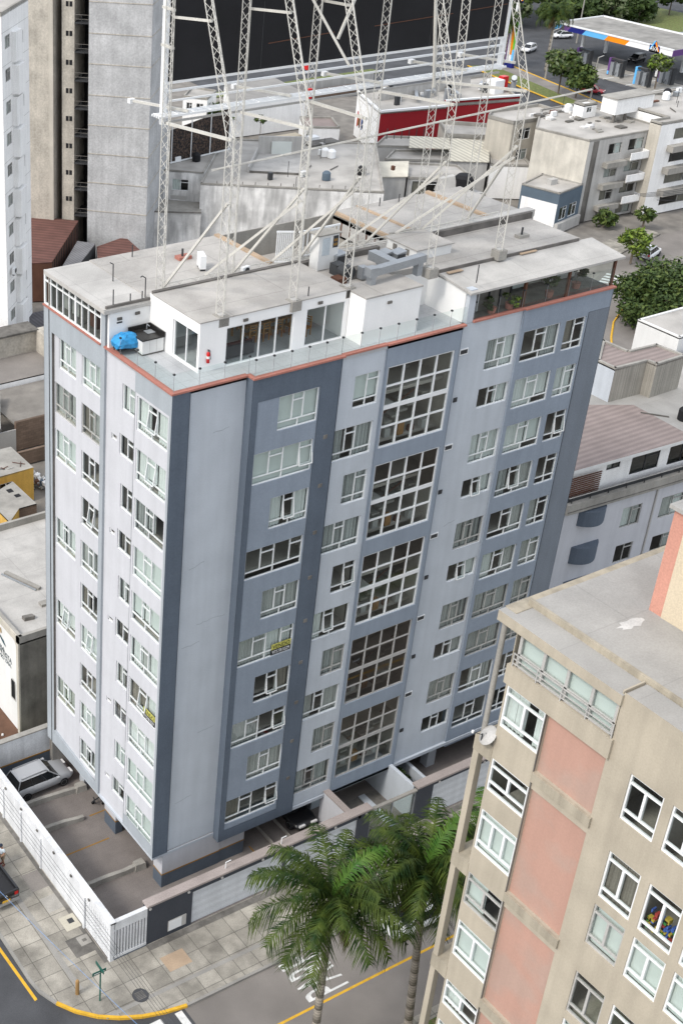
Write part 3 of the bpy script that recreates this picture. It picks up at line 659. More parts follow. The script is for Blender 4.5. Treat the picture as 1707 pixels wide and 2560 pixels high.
# ---------------------------------------------------------------- billboard structure
bb = thing("billboard", "black rear of a giant billboard carried by white lattice masts on the tower roof", "billboard", (14, 4, 35.5))
inv = Vector((-14, -4, -35.5))
class BM(MB):
    def build(s, name, parent=None, smooth=False, loc=None):
        s.v = [tuple(Vector(v) + inv) for v in s.v]; return MB.build(s, name, parent, smooth, loc)
def lattice(p, q, wd=.42, r=.026, rl=.013, pitch=.46, mb=None):
    p = Vector(p); q = Vector(q); d = (q - p); Ln = d.length; d.normalize()
    x = d.cross(Vector((0, 1, 0))).normalized(); y = x.cross(d)
    mb = mb or BM(); cs = [x * math.cos(a) * wd * .58 + y * math.sin(a) * wd * .58 for a in (R(-90 + 15), R(30 + 15), R(150 + 15))]
    for c in cs: mb.tube(p + c, q + c, r, M_steel, 5)
    n = int(Ln / pitch)
    for k in range(n):
        for j in range(3):
            a = p + cs[j] + d * (Ln * k / n); b = p + cs[(j + 1) % 3] + d * (Ln * (k + 1) / n)
            if k % 2: a, b = p + cs[(j + 1) % 3] + d * (Ln * k / n), p + cs[j] + d * (Ln * (k + 1) / n)
            mb.tube(a, b, rl, M_steel, 4)
    return mb
NR = [(3.63, 1.65), (7.92, 1.5), (11.45, 1.65), (17.0, 1.62), (22.2, 1.9)]
FRW = [(3.0, 6.1), (7.3, 6.1), (11.6, 6.1), (16.05, 6.15), (20.2, 6.3), (23.9, 6.3)]
for x, y in NR:
    lattice((x, y, 35.5), (x, y, 44.4)).build("mast", bb)
    lattice((x, y, 44.4), (x + .1, y + 4.9, 56), .40).build("mast", bb)
for x, y in FRW: lattice((x, y, 35.5), (x, y, 60)).build("mast", bb)
lattice((17.4, 1.9, 44.4), (17.5, 2.6, 58)).build("mast", bb)
for x, y in NR + FRW:
    mb = BM(); mb.box(x - .30, y - .30, 35.3, x + .30, y + .30, 35.52 if y > 5 else 35.84, M_conc); mb.box(x - .16, y - .16, 35.5, x + .16, y + .16, 35.56 if y > 5 else 35.87, M_frameb); mb.build("mast_foot", bb)
mb = BM(); lattice((3.0, 6.05, 35.75), (26.6, 6.35, 35.75), .38, pitch=.5, mb=mb); mb.build("base_truss", bb)
for k, (x, y) in enumerate(NR):
    fx, fy = FRW[k]
    mb = BM(); mb.bar((x, y, 44.35), (fx, fy, 44.15), .13, .13, M_steel); mb.build("strut", bb)
    mb = BM(); mb.bar((fx + .15, fy - .1, 35.9), (x, y, 41.4 + (.1 if k else 0)), .115, .115, M_steel); mb.build("brace", bb)
    if k: mb = BM(); mb.bar((fx - 1.6, fy, 36.0), (x, y + .1, 40.9), .12, .12, M_steel); mb.build("brace", bb)
    mb = BM(); mb.bar((x, y + 2.05, 49.2), (fx + .2, fy, 49.0), .11, .11, M_steel); mb.build("strut", bb)
for a, b in (((7.3, 6.1, 54), (11.2, 3, 46.6)), ((11.6, 4.5, 47.5), (16, 5, 56)), ((16.0, 3.6, 54), (17.2, 3.4, 44.8)), ((24, 6.3, 36), (22.2, 2, 41.5)), ((3.2, 6.1, 47.6), (3.2, 7.1, 47.6)), ((3.2, 6.1, 49.3), (3.2, 7.1, 49.3))):
    mb = BM(); mb.bar(a, b, .115, .115, M_steel); mb.build("brace", bb)
mb = BM(); mb.box(3.62, 7.2, 45.8, 25.6, 7.32, 62, M_black); mb.build("panel", bb)
mb = BM()
for a, b in (((9.5, 47.0), (13.6, 47.15)), ((16.2, 47.2), (21.5, 47.35)), ((22.6, 47.4), (25.4, 47.5))): mb.bar((a[0], 7.195, a[1]), (b[0], 7.195, b[1]), .03, .035, M_brown)
for x in (9.1, 14.6, 20.1): mb.box(x, 7.19, 45.8, x + .03, 7.2, 62, M_darkmetal)
mb.build("panel_seam", bb)
mb = BM(); mb.box(3.40, 7.12, 43.75, 3.62, 7.42, 62, M_frame); mb.box(25.5, 7.12, 44.0, 25.68, 7.42, 62, M_frame)
for z, y, h in ((45.74, 7.16, .10), (45.3, 7.3, .09)): mb.box(3.5, y - .05, z - h / 2, 25.6, y + .08, z + h / 2, M_frame)
mb.box(3.6, 6.87, 44.90, 25.5, 6.95, 44.99, M_frame); mb.box(3.5, 7.1, 43.82, 25.5, 7.2, 43.92, M_frameb)
mb.build("panel_frame", bb)
mb = BM()
for y in (6.7, 6.9, 7.1, 7.3): mb.box(2.9, y - .045, 44.22, 25.5, y + .045, 44.32, M_frame)
for k in range(24): mb.box(3 + k * .97, 6.66, 44.30, 3.05 + k * .97, 7.34, 44.34, M_frame)
mb.build("catwalk", bb)
for x, z in ((3.0, 44.4), (9.2, 44.4), (15, 44.4), (21, 44.4), (24.6, 44.4)):
    mb = BM(); mb.bar((x + 1.6, 6.7, z), (x - .1, 9.2, z + .15), .12, .12, M_steel); o = mb.build("lamp_arm", bb)
    mb = BM(); mb.box(x - .25, 9.1, z + .02, x + .05, 9.35, z + .24, M_frame); mb.build("floodlight", o)
lattice((3.0, 2.2, 42.9), (26.0, 1.0, 44.2), .07, .016, .008, 1.5).build("cable_tray", bb)

# ================================================================ ground, streets, pavements
g = MB(); g.box(-400, -400, -1.2, 900, 900, -.15, M_ground); structure(g, "ground")
g = MB(); g.face(((-60, -60, -.142), (-9.3, -60, -.142), (-9.3, 90, -.142), (-60, 90, -.142)), M_asph)
g.face(((-9.3, -14.6, -.142), (-2.9, -14.6, -.142), (-2.9, -3, -.142), (-9.3, -3, -.142)), M_asph); structure(g, "side_road")
g = MB(); g.face(((-2.9, -14.6, -.142), (130, -14.6, -.142), (130, -7.9, -.142), (-2.9, -7.9, -.142)), M_asph2); structure(g, "street")
corner = [(-9.42, 60), (-9.42, -2.2), (-9.3, -3.2), (-8.85, -4.3), (-8.2, -5.3), (-7.3, -6.2), (-6.3, -6.85), (-5.2, -7.35), (-4.0, -7.7), (-2.7, -7.92), (60, -7.98), (60, -3.3), (-4.9, -3.3), (-4.9, 60)]
g = MB(); g.prism(corner, -.6, 0, M_pave); structure(g, "pavement")
g = MB()
for a, b in zip(corner[:11], corner[1:11]):
    if a[1] < -20: continue
    g.bar((a[0], a[1], -.06), (b[0], b[1], -.06), .16, .15, M_kerb)
structure(g, "kerb")
g = MB()
for a, b in zip(corner[3:9], corner[4:10]): g.bar((a[0], a[1], -.06), (b[0], b[1], -.06), .17, .165, M_yel)
g.face(((-10.0, 1.6, -.136), (-9.82, 1.6, -.136), (-9.62, -3.5, -.136), (-9.8, -3.55, -.136)), M_yel)
g.face(((-10.1, 30, -.136), (-9.92, 30, -.136), (-9.82, 1.6, -.136), (-10.0, 1.6, -.136)), M_yel)
g.face(((-1.5, -11.42, -.136), (100, -11.34, -.136), (100, -11.2, -.136), (-1.5, -11.27, -.136)), M_yel)
g.face(((-3.55, -11.2, -.136), (-3.1, -11.2, -.136), (-3.1, -8.0, -.136), (-3.55, -8.0, -.136)), M_wline)
for k in range(5): g.face(((-7.3, -7.9 - 1.1 * k, -.136), (-4.4, -7.9 - 1.1 * k, -.136), (-4.4, -8.4 - 1.1 * k, -.136), (-7.3, -8.4 - 1.1 * k, -.136)), M_wline)
structure(g, "road_marking")
tag(textmesh("PARE", M_wline, "road_lettering", None, (6.08, -11.0, -.135), (0, 1, 0), (-1, 0, 0), 2.9, 2.78, .002), kind='structure')
g = MB(); g.box(-20, -18.6, -.6, 100, -14.6, -.02, M_pave); g.box(-20, -20.4, -.6, 100, -18.6, -.03, M_grass); structure(g, "far_pavement")
g = MB(); g.box(4.6, -16.9, -.02, 16, -15.2, .02, M_grass); structure(g, "verge")
g = MB(); g.box(-4.9, -3.3, -.3, 29.2, 13.4, .004, M_yard)
structure(g, "parking_yard")
g = MB()
for y in (5.06, ): g.box(-3.6, y - .05, .0, 0, y + .05, .008, M_ochre)
g.box(-3.6, 9.9, 0, .9, 10.0, .008, M_ochre); g.box(-.1, 7.3, 0, 1.2, 7.4, .008, M_ochre); g.box(7.2, -2, 0, 7.3, .2, .008, M_ochre); g.box(6.6, -.6, 0, 7.6, -.5, .008, M_ochre)
structure(g, "parking_line")
g = MB()     # service trench, patched slabs and cracks of the pavement
g.box(-7.45, -4.2, 0, -7.12, 30, .006, M_kerb); g.box(-7.0, -6.6, 0, 40, -6.35, .006, M_kerb); g.box(-5.2, -3.25, 0, -4.95, 30, .005, M_concd); g.box(-2.5, -3.75, 0, 40, -3.35, .005, M_concd)
for x, y, sx, sy, m in ((-6.3, 3.4, 1.1, 1.5, M_asph2), (-6.2, 1.5, 1.0, 1.2, M_conc), (-9.2, -.6, 1.7, 2.6, M_pave), (-6.4, -2.2, 1.2, 1.4, M_concd), (-2.3, -5.6, 1.5, 1.1, MATS["ledge_tan"])): g.box(x, y, 0, x + sx, y + sy, .008, m)
structure(g, "pavement_patch")
def manhole(name, label, x, y, r):
    o = MB(); o.lathe((x, y, 0), [(.02, .018), (r * .8, .018), (r * .82, .01), (r * .95, .01), (r, .03), (r, 0)], M_asph, n=28)
    for k in range(6): o.bar((x - r * .6, y - r * .5 + k * r * .2, .02), (x + r * .6, y - r * .5 + k * r * .2, .02), .04, .01, M_concd)
    tag(o.build(name), label, "manhole")
manhole("manhole_cover", "round dark manhole cover on the street corner pavement", -4.6, -6.15, .46)
o = MB(); o.box(-5.95, -.25, 0, -4.98, .85, .014, mat("new_cement", (.47, .44, .36))); o.box(-5.55, .2, .014, -5.2, .55, .03, M_darkmetal); tag(o.build("drain_cover"), "square drain grate in a pale cement patch by the white wall", "drain")
o = MB(); o.box(-5.75, -1.6, 0, -5.05, -.9, .012, M_conc); o.box(-5.5, -1.35, .012, -5.25, -1.15, .02, M_concd); tag(o.build("meter_cover"), "small tilted water meter cover in the pavement", "meter cover")
o = MB(); o.lathe((-7.58, -4.35, 0), [(.11, 0), (.11, 1.0), (.08, 1.08), (.02, 1.1)], mat("bollard_ochre", (.33, .20, .08), var=.3)); tag(o.build("bollard"), "short ochre bollard standing on the corner pavement", "bollard")
t = thing("street_sign", "green street name sign on a pole at the corner of the white lattice wall", "street sign", (-6.72, -5.35, 0))
M_gsign = mat("sign_green", (.015, .10, .075), rough=.4)
o = MB(); o.tube((0, 0, 0), (0, 0, 2.6), .045, M_gsign, 8); o.build("pole", t)
o = MB(); o.box(-.5, -.02, 2.2, .35, .02, 2.42, M_gsign); o.box(-.02, -.35, 2.45, .02, .5, 2.67, M_gsign); o.build("name_plate", t)
o = MB(); o.box(-.4, -.026, 2.28, .25, -.02, 2.33, M_frame); o.build("plate_line", t)
# ---------------------------------------------------------------- perimeter walls
M_wcoat = mat("wall_whitewash", (.66, .67, .68), var=.06, streak=.12, blot=.10, bscale=.8)
M_door = mat("garage_door_white", (.60, .62, .64), var=.04, wave=('Z', .55, .10), streak=.06)
M_gateslate = mat("gate_slate", (.050, .055, .066), var=.08)
M_cope = mat("coping_pink_mortar", (.33, .285, .265), var=.15, fine=.15)
t = thing("boundary_wall", "white boundary wall along the left pavement with pillars and a lattice corner", "wall")
o = MB(); o.box(-4.9, -.45, 0, -4.62, 13.5, 2.9, M_wcoat); o.box(-4.6, 13.25, 0, .2, 13.55, 2.9, M_wcoat); o.box(-4.62, 13.23, 0, .2, 13.25, .9, M_dark); o.box(-4.62, 13.22, .9, .2, 13.25, 1.0, M_ochre); o.build("wall_panel", t)
o = MB(); o.box(-4.93, -3.35, 2.9, -4.55, 13.6, 3.04, M_wcoat); o.box(-4.6, 13.2, 2.9, .2, 13.6, 3.0, M_conc); o.box(-4.9, -3.35, 2.45, -4.62, -.45, 2.9, M_wcoat); o.box(-4.9, -3.35, 2.35, -2.5, -3.1, 3.0, M_wcoat); o.build("coping", t)
for y in (12.2, 9.9, 7.5, 4.9, -.45): o = MB(); o.box(-5.0, y - .08, 0, -4.9, y + .08, 2.5, M_wcoat); o.build("pillar", t)
o = MB()
for k in range(12): y = -3.1 + 2.6 * k / 11.5; o.box(-4.88, y - .045, .1, -4.70, y + .045, 2.45, M_wcoat)
for k in range(12): z = .14 + 2.25 * k / 11.2; o.box(-4.89, -3.2, z - .04, -4.69, -.5, z + .04, M_wcoat)
o.box(-4.92, -3.36, 0, -4.66, -3.12, 2.9, M_wcoat); o.build("lattice", t)
o = MB(); o.box(-4.6, -3.0, .0, -2.5, -2.95, 2.4, M_concd)
for k in range(11): x = -4.55 + 2.0 * k / 10; o.box(x - .05, -3.34, .25, x + .05, -3.16, 2.4, M_wcoat)
o.box(-4.7, -3.36, .12, -2.5, -3.1, .3, M_wcoat); o.box(-4.7, -3.34, 0, -2.5, -3.1, .12, M_dark); o.build("bar_screen", t)
o = Pieces("wall_spotlight", t, MB)
for k in range(7): y = -1 + 2.1 * k; o.box(-5.0, y - .08, 2.72, -4.93, y + .08, 2.84, M_concd)
t = thing("street_wall", "slate boundary wall with white garage doors and pink coping facing the street", "wall")
o = MB(); o.box(-2.5, -3.3, 0, .48, -2.9, 3.0, M_gateslate); o.box(.48, -3.3, 2.66, 12.9, -2.95, 3.0, M_gateslate); o.box(.48, -3.3, 0, .6, -2.95, 2.66, M_gateslate); o.box(7.1, -3.3, 0, 7.3, -2.95, 2.66, M_gateslate); o.box(12.7, -3.3, 0, 13.7, -2.95, 3.0, M_gateslate)
o.box(17.4, -3.3, 0, 18.75, -2.95, 2.95, M_gateslate); o.box(18.75, -3.3, 2.75, 31, -2.95, 3.0, M_gateslate); o.box(24.5, -3.3, 0, 24.8, -2.95, 2.75, M_gateslate); o.box(28.8, -3.3, 0, 31, -2.95, 2.75, M_gateslate); o.build("wall_panel", t)
o = MB(); o.box(-2.5, -3.36, 3.0, 13.75, -2.78, 3.14, M_cope); o.box(17.4, -3.36, 3.0, 31, -2.78, 3.14, M_cope); o.box(13.7, -3.3, 2.78, 17.4, -3.08, 2.92, M_conc); o.build("coping", t)
for x0, x1 in ((.6, 7.1), (7.3, 12.7), (18.75, 24.5), (24.8, 28.8)): o = MB(); o.box(x0, -3.2, .04, x1, -3.1, 2.66 if x0 < 18 else 2.75, M_door); o.build("garage_door", t)
o = MB(); o.box(-1.02, -3.33, .32, .22, -3.3, 1.15, M_frameb); o.box(-.98, -3.34, .36, -.1, -3.33, 1.1, M_frame); o.build("meter_box", t)
o = Pieces("wall_lamp", t, MB)
for x in (-2.3, .3, 2.6, 5.5, 7.6, 10.9, 13.3, 19.2, 23): o.lathe((x, -3.31, 2.83), [(.09, 0), (.09, -.05), (.02, -.06)], M_frameb, axis='y', n=10)
for x in (3.0, 7.0): o = MB(); o.path(((x, -3.05, 3.1), (x, -3.05, 3.6), (x + .35, -3.05, 3.62)), .03, M_frame); o.build("lamp_arm", t)
o = MB(); o.box(12.3, -2.8, 0, 12.62, -.2, 2.75, M_left); o.box(12.25, -2.8, 2.75, 12.68, -.2, 2.86, M_cope); o.box(17.5, -2.9, 0, 17.75, 1.5, 2.75, M_light); o.box(19.6, -2.9, 0, 19.85, 1.5, 1.6, M_light); o.build("cross_wall", t)
o = MB(); o.box(13.7, -3.2, .05, 17.4, -3.17, 2.75, M_glass); 
for x in (13.75, 15.5, 17.35): o.box(x - .04, -3.24, 0, x + .04, -3.14, 2.78, M_metal)
o.build("entrance_gate", t)
g = MB(); g.box(12.7, -3, .004, 17.4, .3, .03, M_concd); g.box(13.4, -1.2, .03, 16, -.9, .3, M_conc); g.box(16.0, -2.8, .03, 16.5, .3, .12, M_light); structure(g, "entrance_floor")
# concrete separators between the parking bays
def curb(label, x0, y0, x1, y1, knob):
    t = thing("concrete_separator", label, "parking curb", (x0, y0, 0), 0, "low concrete separators between parking bays")
    o = MB(); n = 9; rings = []
    for k in range(n + 1):
        f = k / n; x = (x1 - x0) * f; y = (y1 - y0) * f + random.uniform(-.03, .03); h = .36 + random.uniform(-.04, .04)
        rings.append([(x, y - .15, 0), (x, y + .15, 0), (x, y + .13, h), (x, y - .12, h)])
    o.loft(rings, M_conc); o.build("beam", t)
    if knob: o = MB(); o.hexa([(x1 - x0 + a, y1 - y0 + b, c) for a, b, c in ((-.4, -.25, 0), (.4, -.3, 0), (.45, .3, 0), (-.35, .28, 0), (-.3, -.2, .5), (.35, -.22, .46), (.32, .25, .5), (-.3, .2, .52))], M_conc); o.build("end_block", t)
curb("low concrete separator just below the silver SUV, ending in a block", -4.5, 10.15, .55, 9.75, True)
curb("clean straight concrete separator second from the silver SUV", -4.5, 7.6, -.6, 7.3, False)
curb("broken concrete separator nearest the corner pier, ending in a block", -4.5, 2.15, .3, 2.0, True)
curb("thin broken concrete ledge along the lattice corner of the yard", -4.4, -2.6, -2.0, -2.3, True)
curb("slanting concrete wheel ramp nearer the corner pier under the tower", 8.5, -2.6, 8.6, 1.6, False)
curb("slanting concrete wheel ramp nearer the parked black car", 9.85, -2.6, 9.9, 1.7, False)
t = thing("hand_trolley", "small dark hand trolley at the foot of the tower wall", "trolley", (1.1, 8.1, 0))
o = MB(); o.path(((-.6, 0, .3), (0, .05, .45), (.5, -.1, .4)), .05, M_darkmetal); o.tube((0, .05, .45), (.1, -.2, .1), .04, M_darkmetal); o.path(((-.5, -.25, .4), (-.3, .3, .35)), .04, M_darkmetal); o.build("frame", t)
for p in ((.1, -.25, .12), (-.45, .1, .12)): o = MB(); o.lathe(p, [(.03, -.04), (.12, -.04), (.12, .04), (.03, .04)], M_rubber, axis='y', n=12); o.build("wheel", t)
o = MB(); o.tube((2.2, -2.0, .5), (2.6, -3.0, 3.1), .05, mat("pale_pole", (.62, .60, .42))); o.tube((2.2, -2.0, .5), (2.2, -2.0, 0), .05, MATS["pale_pole"]); tag(o.build("leaning_pole"), "pale pole leaning across the pink coping of the street wall", "pole")
def cable(name, label, pts, r=.010, m=None, cat="cable"):
    o = MB()
    for a, b in pts:
        a = Vector(a); b = Vector(b); q = [a.lerp(b, k / 12) - Vector((0, 0, .5 * 4 * (k / 12) * (1 - k / 12))) for k in range(13)]; o.path(q, r, m or M_darkmetal, 4)
    return tag(o.build(name), label, cat)
cable("overhead_cables", "bundle of thin overhead cables running above the left pavement and the white wall", [((-6.9 - .25 * k, 26, 7.0 + .12 * k), (-6.9 - .2 * k, -24, 6.6 + .1 * k)) for k in range(4)])
cable("blue_cable", "single pale blue cable crossing above the dark side road", [((-12, 8, 6.5), (-6.9, -20, 6.5))], .013, mat("cable_blue", (.16, .28, .5)))

# ---------------------------------------------------------------- vehicles
M_carglass = mat("car_glass", (.012, .014, .016), rough=.06, var=.05, spec=.6)
M_lamp = mat("lamp_clear", (.7, .7, .7), rough=.1); M_lampr = mat("lamp_red", (.45, .01, .01), rough=.15)
def paint(n, c): return mat("car_paint_" + n, c, rough=.28, var=.03, fine=.02, spec=.6)
def car(label, x, y, z, rz, col, L=4.3, W=1.8, H=1.62, kind="suv", group=None, cat="car", name="parked_car", dirt=None):
    t = thing(name, label, cat, (x, y, z), rz, group); p = col; hw = W / 2
    h = H * .56
    if kind == "pickup": prof = [(0, .5, .95, .96), (.03, .42, 1.0, .99), (.42, .36, 1.0, 1), (.43, .36, 1.02, 1), (.72, .34, 1.02, 1), (.74, .34, .99, 1), (.95, .36, .92, .95), (1, .48, .72, .85)]
    elif kind == "sedan": prof = [(0, .45, .78, .90), (.03, .34, .92, .96), (.18, .3, .95, 1), (.5, .28, .92, 1), (.70, .28, .90, 1), (.92, .32, .78, .95), (1, .45, .6, .82)]
    else: prof = [(0, .5, .92, .88), (.03, .38, 1.02, .95), (.2, .32, 1.02, 1), (.5, .3, 1.0, 1), (.70, .3, .99, 1), (.93, .34, .88, .94), (1, .5, .66, .82)]
    o = MB(); rings = []
    for f, zl, zb, wf in prof:
        xx = -L / 2 + L * f; w_ = hw * wf; zb *= H / 1.62
        rings.append([(xx, -w_ * .86, zl), (xx, -w_, zl + .15), (xx, -w_ * 1.0, (zl + zb) / 2 + .05), (xx, -w_ * .93, zb - .03), (xx, -w_ * .80, zb), (xx, w_ * .80, zb), (xx, w_ * .93, zb - .03), (xx, w_, (zl + zb) / 2 + .05), (xx, w_, zl + .15), (xx, w_ * .86, zl)])
    o.loft(rings, p); body = o.build("body", t, True)
    zb = 1.0 * H / 1.62 - .05
    c0, c1, c2, c3 = {"suv": (.02, .09, .57, .75), "sedan": (.12, .28, .56, .74), "pickup": (.42, .45, .62, .76)}[kind]
    bx = [-L / 2 + L * f for f in (c0, c1, c2, c3)]; wt = hw * .70; wb = hw * .90
    P = [(bx[0], -wb, zb), (bx[3], -wb, zb), (bx[3], wb, zb), (bx[0], wb, zb), (bx[1], -wt, H - .06), (bx[2], -wt, H - .06), (bx[2], wt, H - .06), (bx[1], wt, H - .06)]
    o = MB(); o.hexa(P, M_carglass); o.build("window", t)
    o = MB(); xs = [bx[1] - .06, bx[1] + .15, bx[2] - .2, bx[2] + .08]; o.loft([[(xx, -wt * k_ - .03, H - .075), (xx, -wt * k_ * .9, H - dz), (xx, wt * k_ * .9, H - dz), (xx, wt * k_ + .03, H - .075)] for xx, k_, dz in ((xs[0], .94, .05), (xs[1], 1, .01), (xs[2], 1, 0), (xs[3], .95, .05))], p)
    for i, j in ((0, 4), (1, 5), (2, 6), (3, 7)): o.bar(P[i], P[j], .055, .055, p)
    for f in (.36, .70):
        for s, (i0, i1, j0, j1) in ((-1, (0, 1, 4, 5)), (1, (3, 2, 7, 6))):
            a = Vector(P[i0]).lerp(Vector(P[i1]), f); b = Vector(P[j0]).lerp(Vector(P[j1]), f); o.bar(a, b, .06, .04, M_darkmetal)
    o.build("roof", t)
    if kind == "suv":
        o = MB()
        for s in (-1, 1): o.bar((bx[1] + .1, s * wt * .9, H + .04), (bx[2] - .1, s * wt * .9, H + .04), .05, .05, M_rim)
        o.build("roof_rail", t)
    for fx in (.17, .81):
        for s in (-1, 1):
            o = MB(); c = (-L / 2 + L * fx, s * (hw - .10), .34); o.lathe(c, [(.2, -.11), (.31, -.11), (.34, -.07), (.34, .07), (.31, .11), (.2, .11)], M_rubber, axis='y', n=20); wh = o.build("wheel", t)
            o = MB(); o.lathe(c, [(.03, s * .08), (.21, s * .112), (.22, s * .09), (.22, 0), (.03, 0)], M_rim, axis='y', n=20)
            o.build("rim", wh)
    for s in (-1, 1):
        o = MB(); o.box(L / 2 - .16, s * hw * .52 - .22, .66 * H / 1.62, L / 2 - .02, s * hw * .52 + .22, .80 * H / 1.62, M_lamp); o.build("headlight", t)
        o = MB(); o.box(-L / 2 - .01, s * hw * .74 - .12, .78 * H / 1.62, -L / 2 + .12, s * hw * .74 + .12, 1.0 * H / 1.62, M_lampr); o.build("tail_light", t)
        o = MB(); o.box(bx[3] - .35, s * (hw + .02), zb, bx[3] - .15, s * (hw + .2), zb + .16, p); o.build("mirror", t)
    o = MB(); o.box(-L / 2 - .02, -.26, .56, -L / 2 + .03, .26, .70, M_frame if kind != "pickup" else M_yel); o.build("number_plate", t)
    if kind == "pickup":
        o = MB(); o.box(-L / 2 + .12, -hw * .80, .97, bx[0] - .05, hw * .80, 1.06, M_rubber)
        for s in (-1, 1): o.box(-L / 2 + .06, s * hw * .80, .95, bx[0], s * hw * .94, 1.22, p)
        o.box(-L / 2, -hw * .94, .9, -L / 2 + .1, hw * .94, 1.22, p); o.box(-L / 2 - .1, -hw * .9, .42, -L / 2 + .02, hw * .9, .56, M_rim); o.build("load_bed", t)
        o = MB(); o.lathe((-.75, .3, 1.06), [(.2, 0), (.38, 0), (.42, .12), (.38, .24), (.2, .24)], M_rubber, n=20); o.build("spare_tyre", t)
        o = MB(); e = -L / 2 - .012
        for a, b_ in ((0, .09), (-.055, 0), (.055, 0)): o.face(((e, a, .98 + b_ - .05), (e, a + .045, .98 + b_ - .01), (e, a, .98 + b_ + .04), (e, a - .045, .98 + b_ - .01)), M_frame)
        o.build("emblem", t)
    return t
P_silver = paint("silver", (.38, .39, .405)); P_white = paint("white", (.72, .73, .74)); P_red = paint("red", (.32, .02, .03)); P_black = paint("black", (.012, .012, .014))
P_grey = paint("grey", (.16, .17, .18)); P_blue = paint("navy", (.03, .05, .10))
car("silver SUV parked in the yard under the edge of the tower", -1.55, 11.45, 0, R(2), P_silver, 4.3, 1.85, 1.66)
car("red car hidden in the shade behind the silver SUV", 3.3, 11.2, 0, R(0), P_red, 4.2, 1.8, 1.5, "sedan")
car("black car parked in the shade under the tower beside a white cross wall", 11.2, 1.6, 0, R(-90), P_black, 4.5, 1.8, 1.5, "sedan")
car("black pickup with an open load bed at the left edge of the photo", -8.3, 5.6, -.02, R(92), P_black, 5.1, 1.85, 1.75, "pickup", cat="pickup truck", name="pickup_truck")
car("white car on the street behind the palms, half hidden by leaves", 12.0, -9.4, -.14, R(180), P_white, 4.3, 1.8, 1.5, "sedan")

# ---------------------------------------------------------------- person beside the pickup
def skin_mesh(name, pts, edges, radii, m, parent, sub=2):
    me = bpy.data.meshes.new(name); me.from_pydata(pts, edges, []); o = bpy.data.objects.new(name, me); COL.objects.link(o); o.parent = parent
    md = o.modifiers.new("skin", 'SKIN'); md.use_smooth_shade = True
    for v, r in zip(me.skin_vertices[0].data, radii): v.radius = (r, r)
    me.skin_vertices[0].data[0].use_root = True
    s = o.modifiers.new("sub", 'SUBSURF'); s.levels = sub; s.render_levels = sub
    me.materials.append(m); return o
M_skin = mat("skin", (.30, .17, .11), rough=.6, var=.05); M_tee = mat("tee_white_blue", (.55, .62, .66)); M_short = mat("shorts_khaki", (.33, .27, .19)); M_cap = mat("cap_navy", (.02, .03, .05)); M_shoe = mat("shoe_maroon", (.14, .03, .04))
def person(label, x, y, z, rz):
    t = thing("person", label, "person", (x, y, z), rz)
    pts = [(0, 0, .93), (0, 0, 1.12), (.02, 0, 1.36), (.04, 0, 1.48), (.07, 0, 1.60), (.08, 0, 1.68), (.03, .17, 1.40), (.06, .24, 1.14), (.25, .20, 1.0), (.33, .18, .98), (.03, -.17, 1.40), (.06, -.25, 1.14), (.22, -.24, .96), (.30, -.24, .92), (.0, .1, .86), (.06, .11, .48), (-.02, .11, .1), (.14, .12, .05), (0, -.1, .86), (-.04, -.11, .48), (-.14, -.11, .1), (.02, -.12, .05)]
    ed = [(0, 1), (1, 2), (2, 3), (3, 4), (4, 5), (2, 6), (6, 7), (7, 8), (8, 9), (2, 10), (10, 11), (11, 12), (12, 13), (0, 14), (14, 15), (15, 16), (16, 17), (0, 18), (18, 19), (19, 20), (20, 21)]
    rd = [.14, .135, .15, .06, .095, .09, .07, .05, .042, .045, .07, .05, .042, .045, .095, .065, .045, .045, .095, .065, .045, .045]
    skin_mesh("body", pts, ed, rd, M_skin, t)
    skin_mesh("shirt", [(0, 0, .92), (0, 0, 1.12), (.02, 0, 1.37), (.03, .18, 1.40), (.05, .235, 1.2), (.03, -.18, 1.40), (.05, -.245, 1.2)], [(0, 1), (1, 2), (2, 3), (3, 4), (2, 5), (5, 6)], [.165, .16, .172, .09, .075, .09, .075], M_tee, t)
    skin_mesh("shorts", [(0, 0, .93), (0, .1, .84), (.05, .11, .52), (0, -.1, .84), (-.03, -.11, .52)], [(0, 1), (1, 2), (0, 3), (3, 4)], [.158, .115, .09, .115, .09], M_short, t)
    o = MB(); o.lathe((.08, 0, 1.66), [(.115, 0), (.11, .06), (.07, .11), (.01, .125)], M_cap, n=14); o.box(.15, -.07, 1.66, .28, .07, 1.675, M_cap); o.build("cap", t, True)
    for a, b in (((-.06, .11), (.2, .12)), ((-.18, -.11), (.08, -.12))): o = MB(); o.hexa(((a[0], a[1] - .05, 0), (b[0], b[1] - .05, 0), (b[0], b[1] + .05, 0), (a[0], a[1] + .05, 0), (a[0], a[1] - .045, .12), (b[0] - .02, b[1] - .045, .07), (b[0] - .02, b[1] + .045, .07), (a[0], a[1] + .045, .12)), M_shoe); o.build("shoe", t)
person("person in a dark cap, pale shirt and khaki shorts standing beside the black pickup", -6.85, 6.3, 0, R(200))

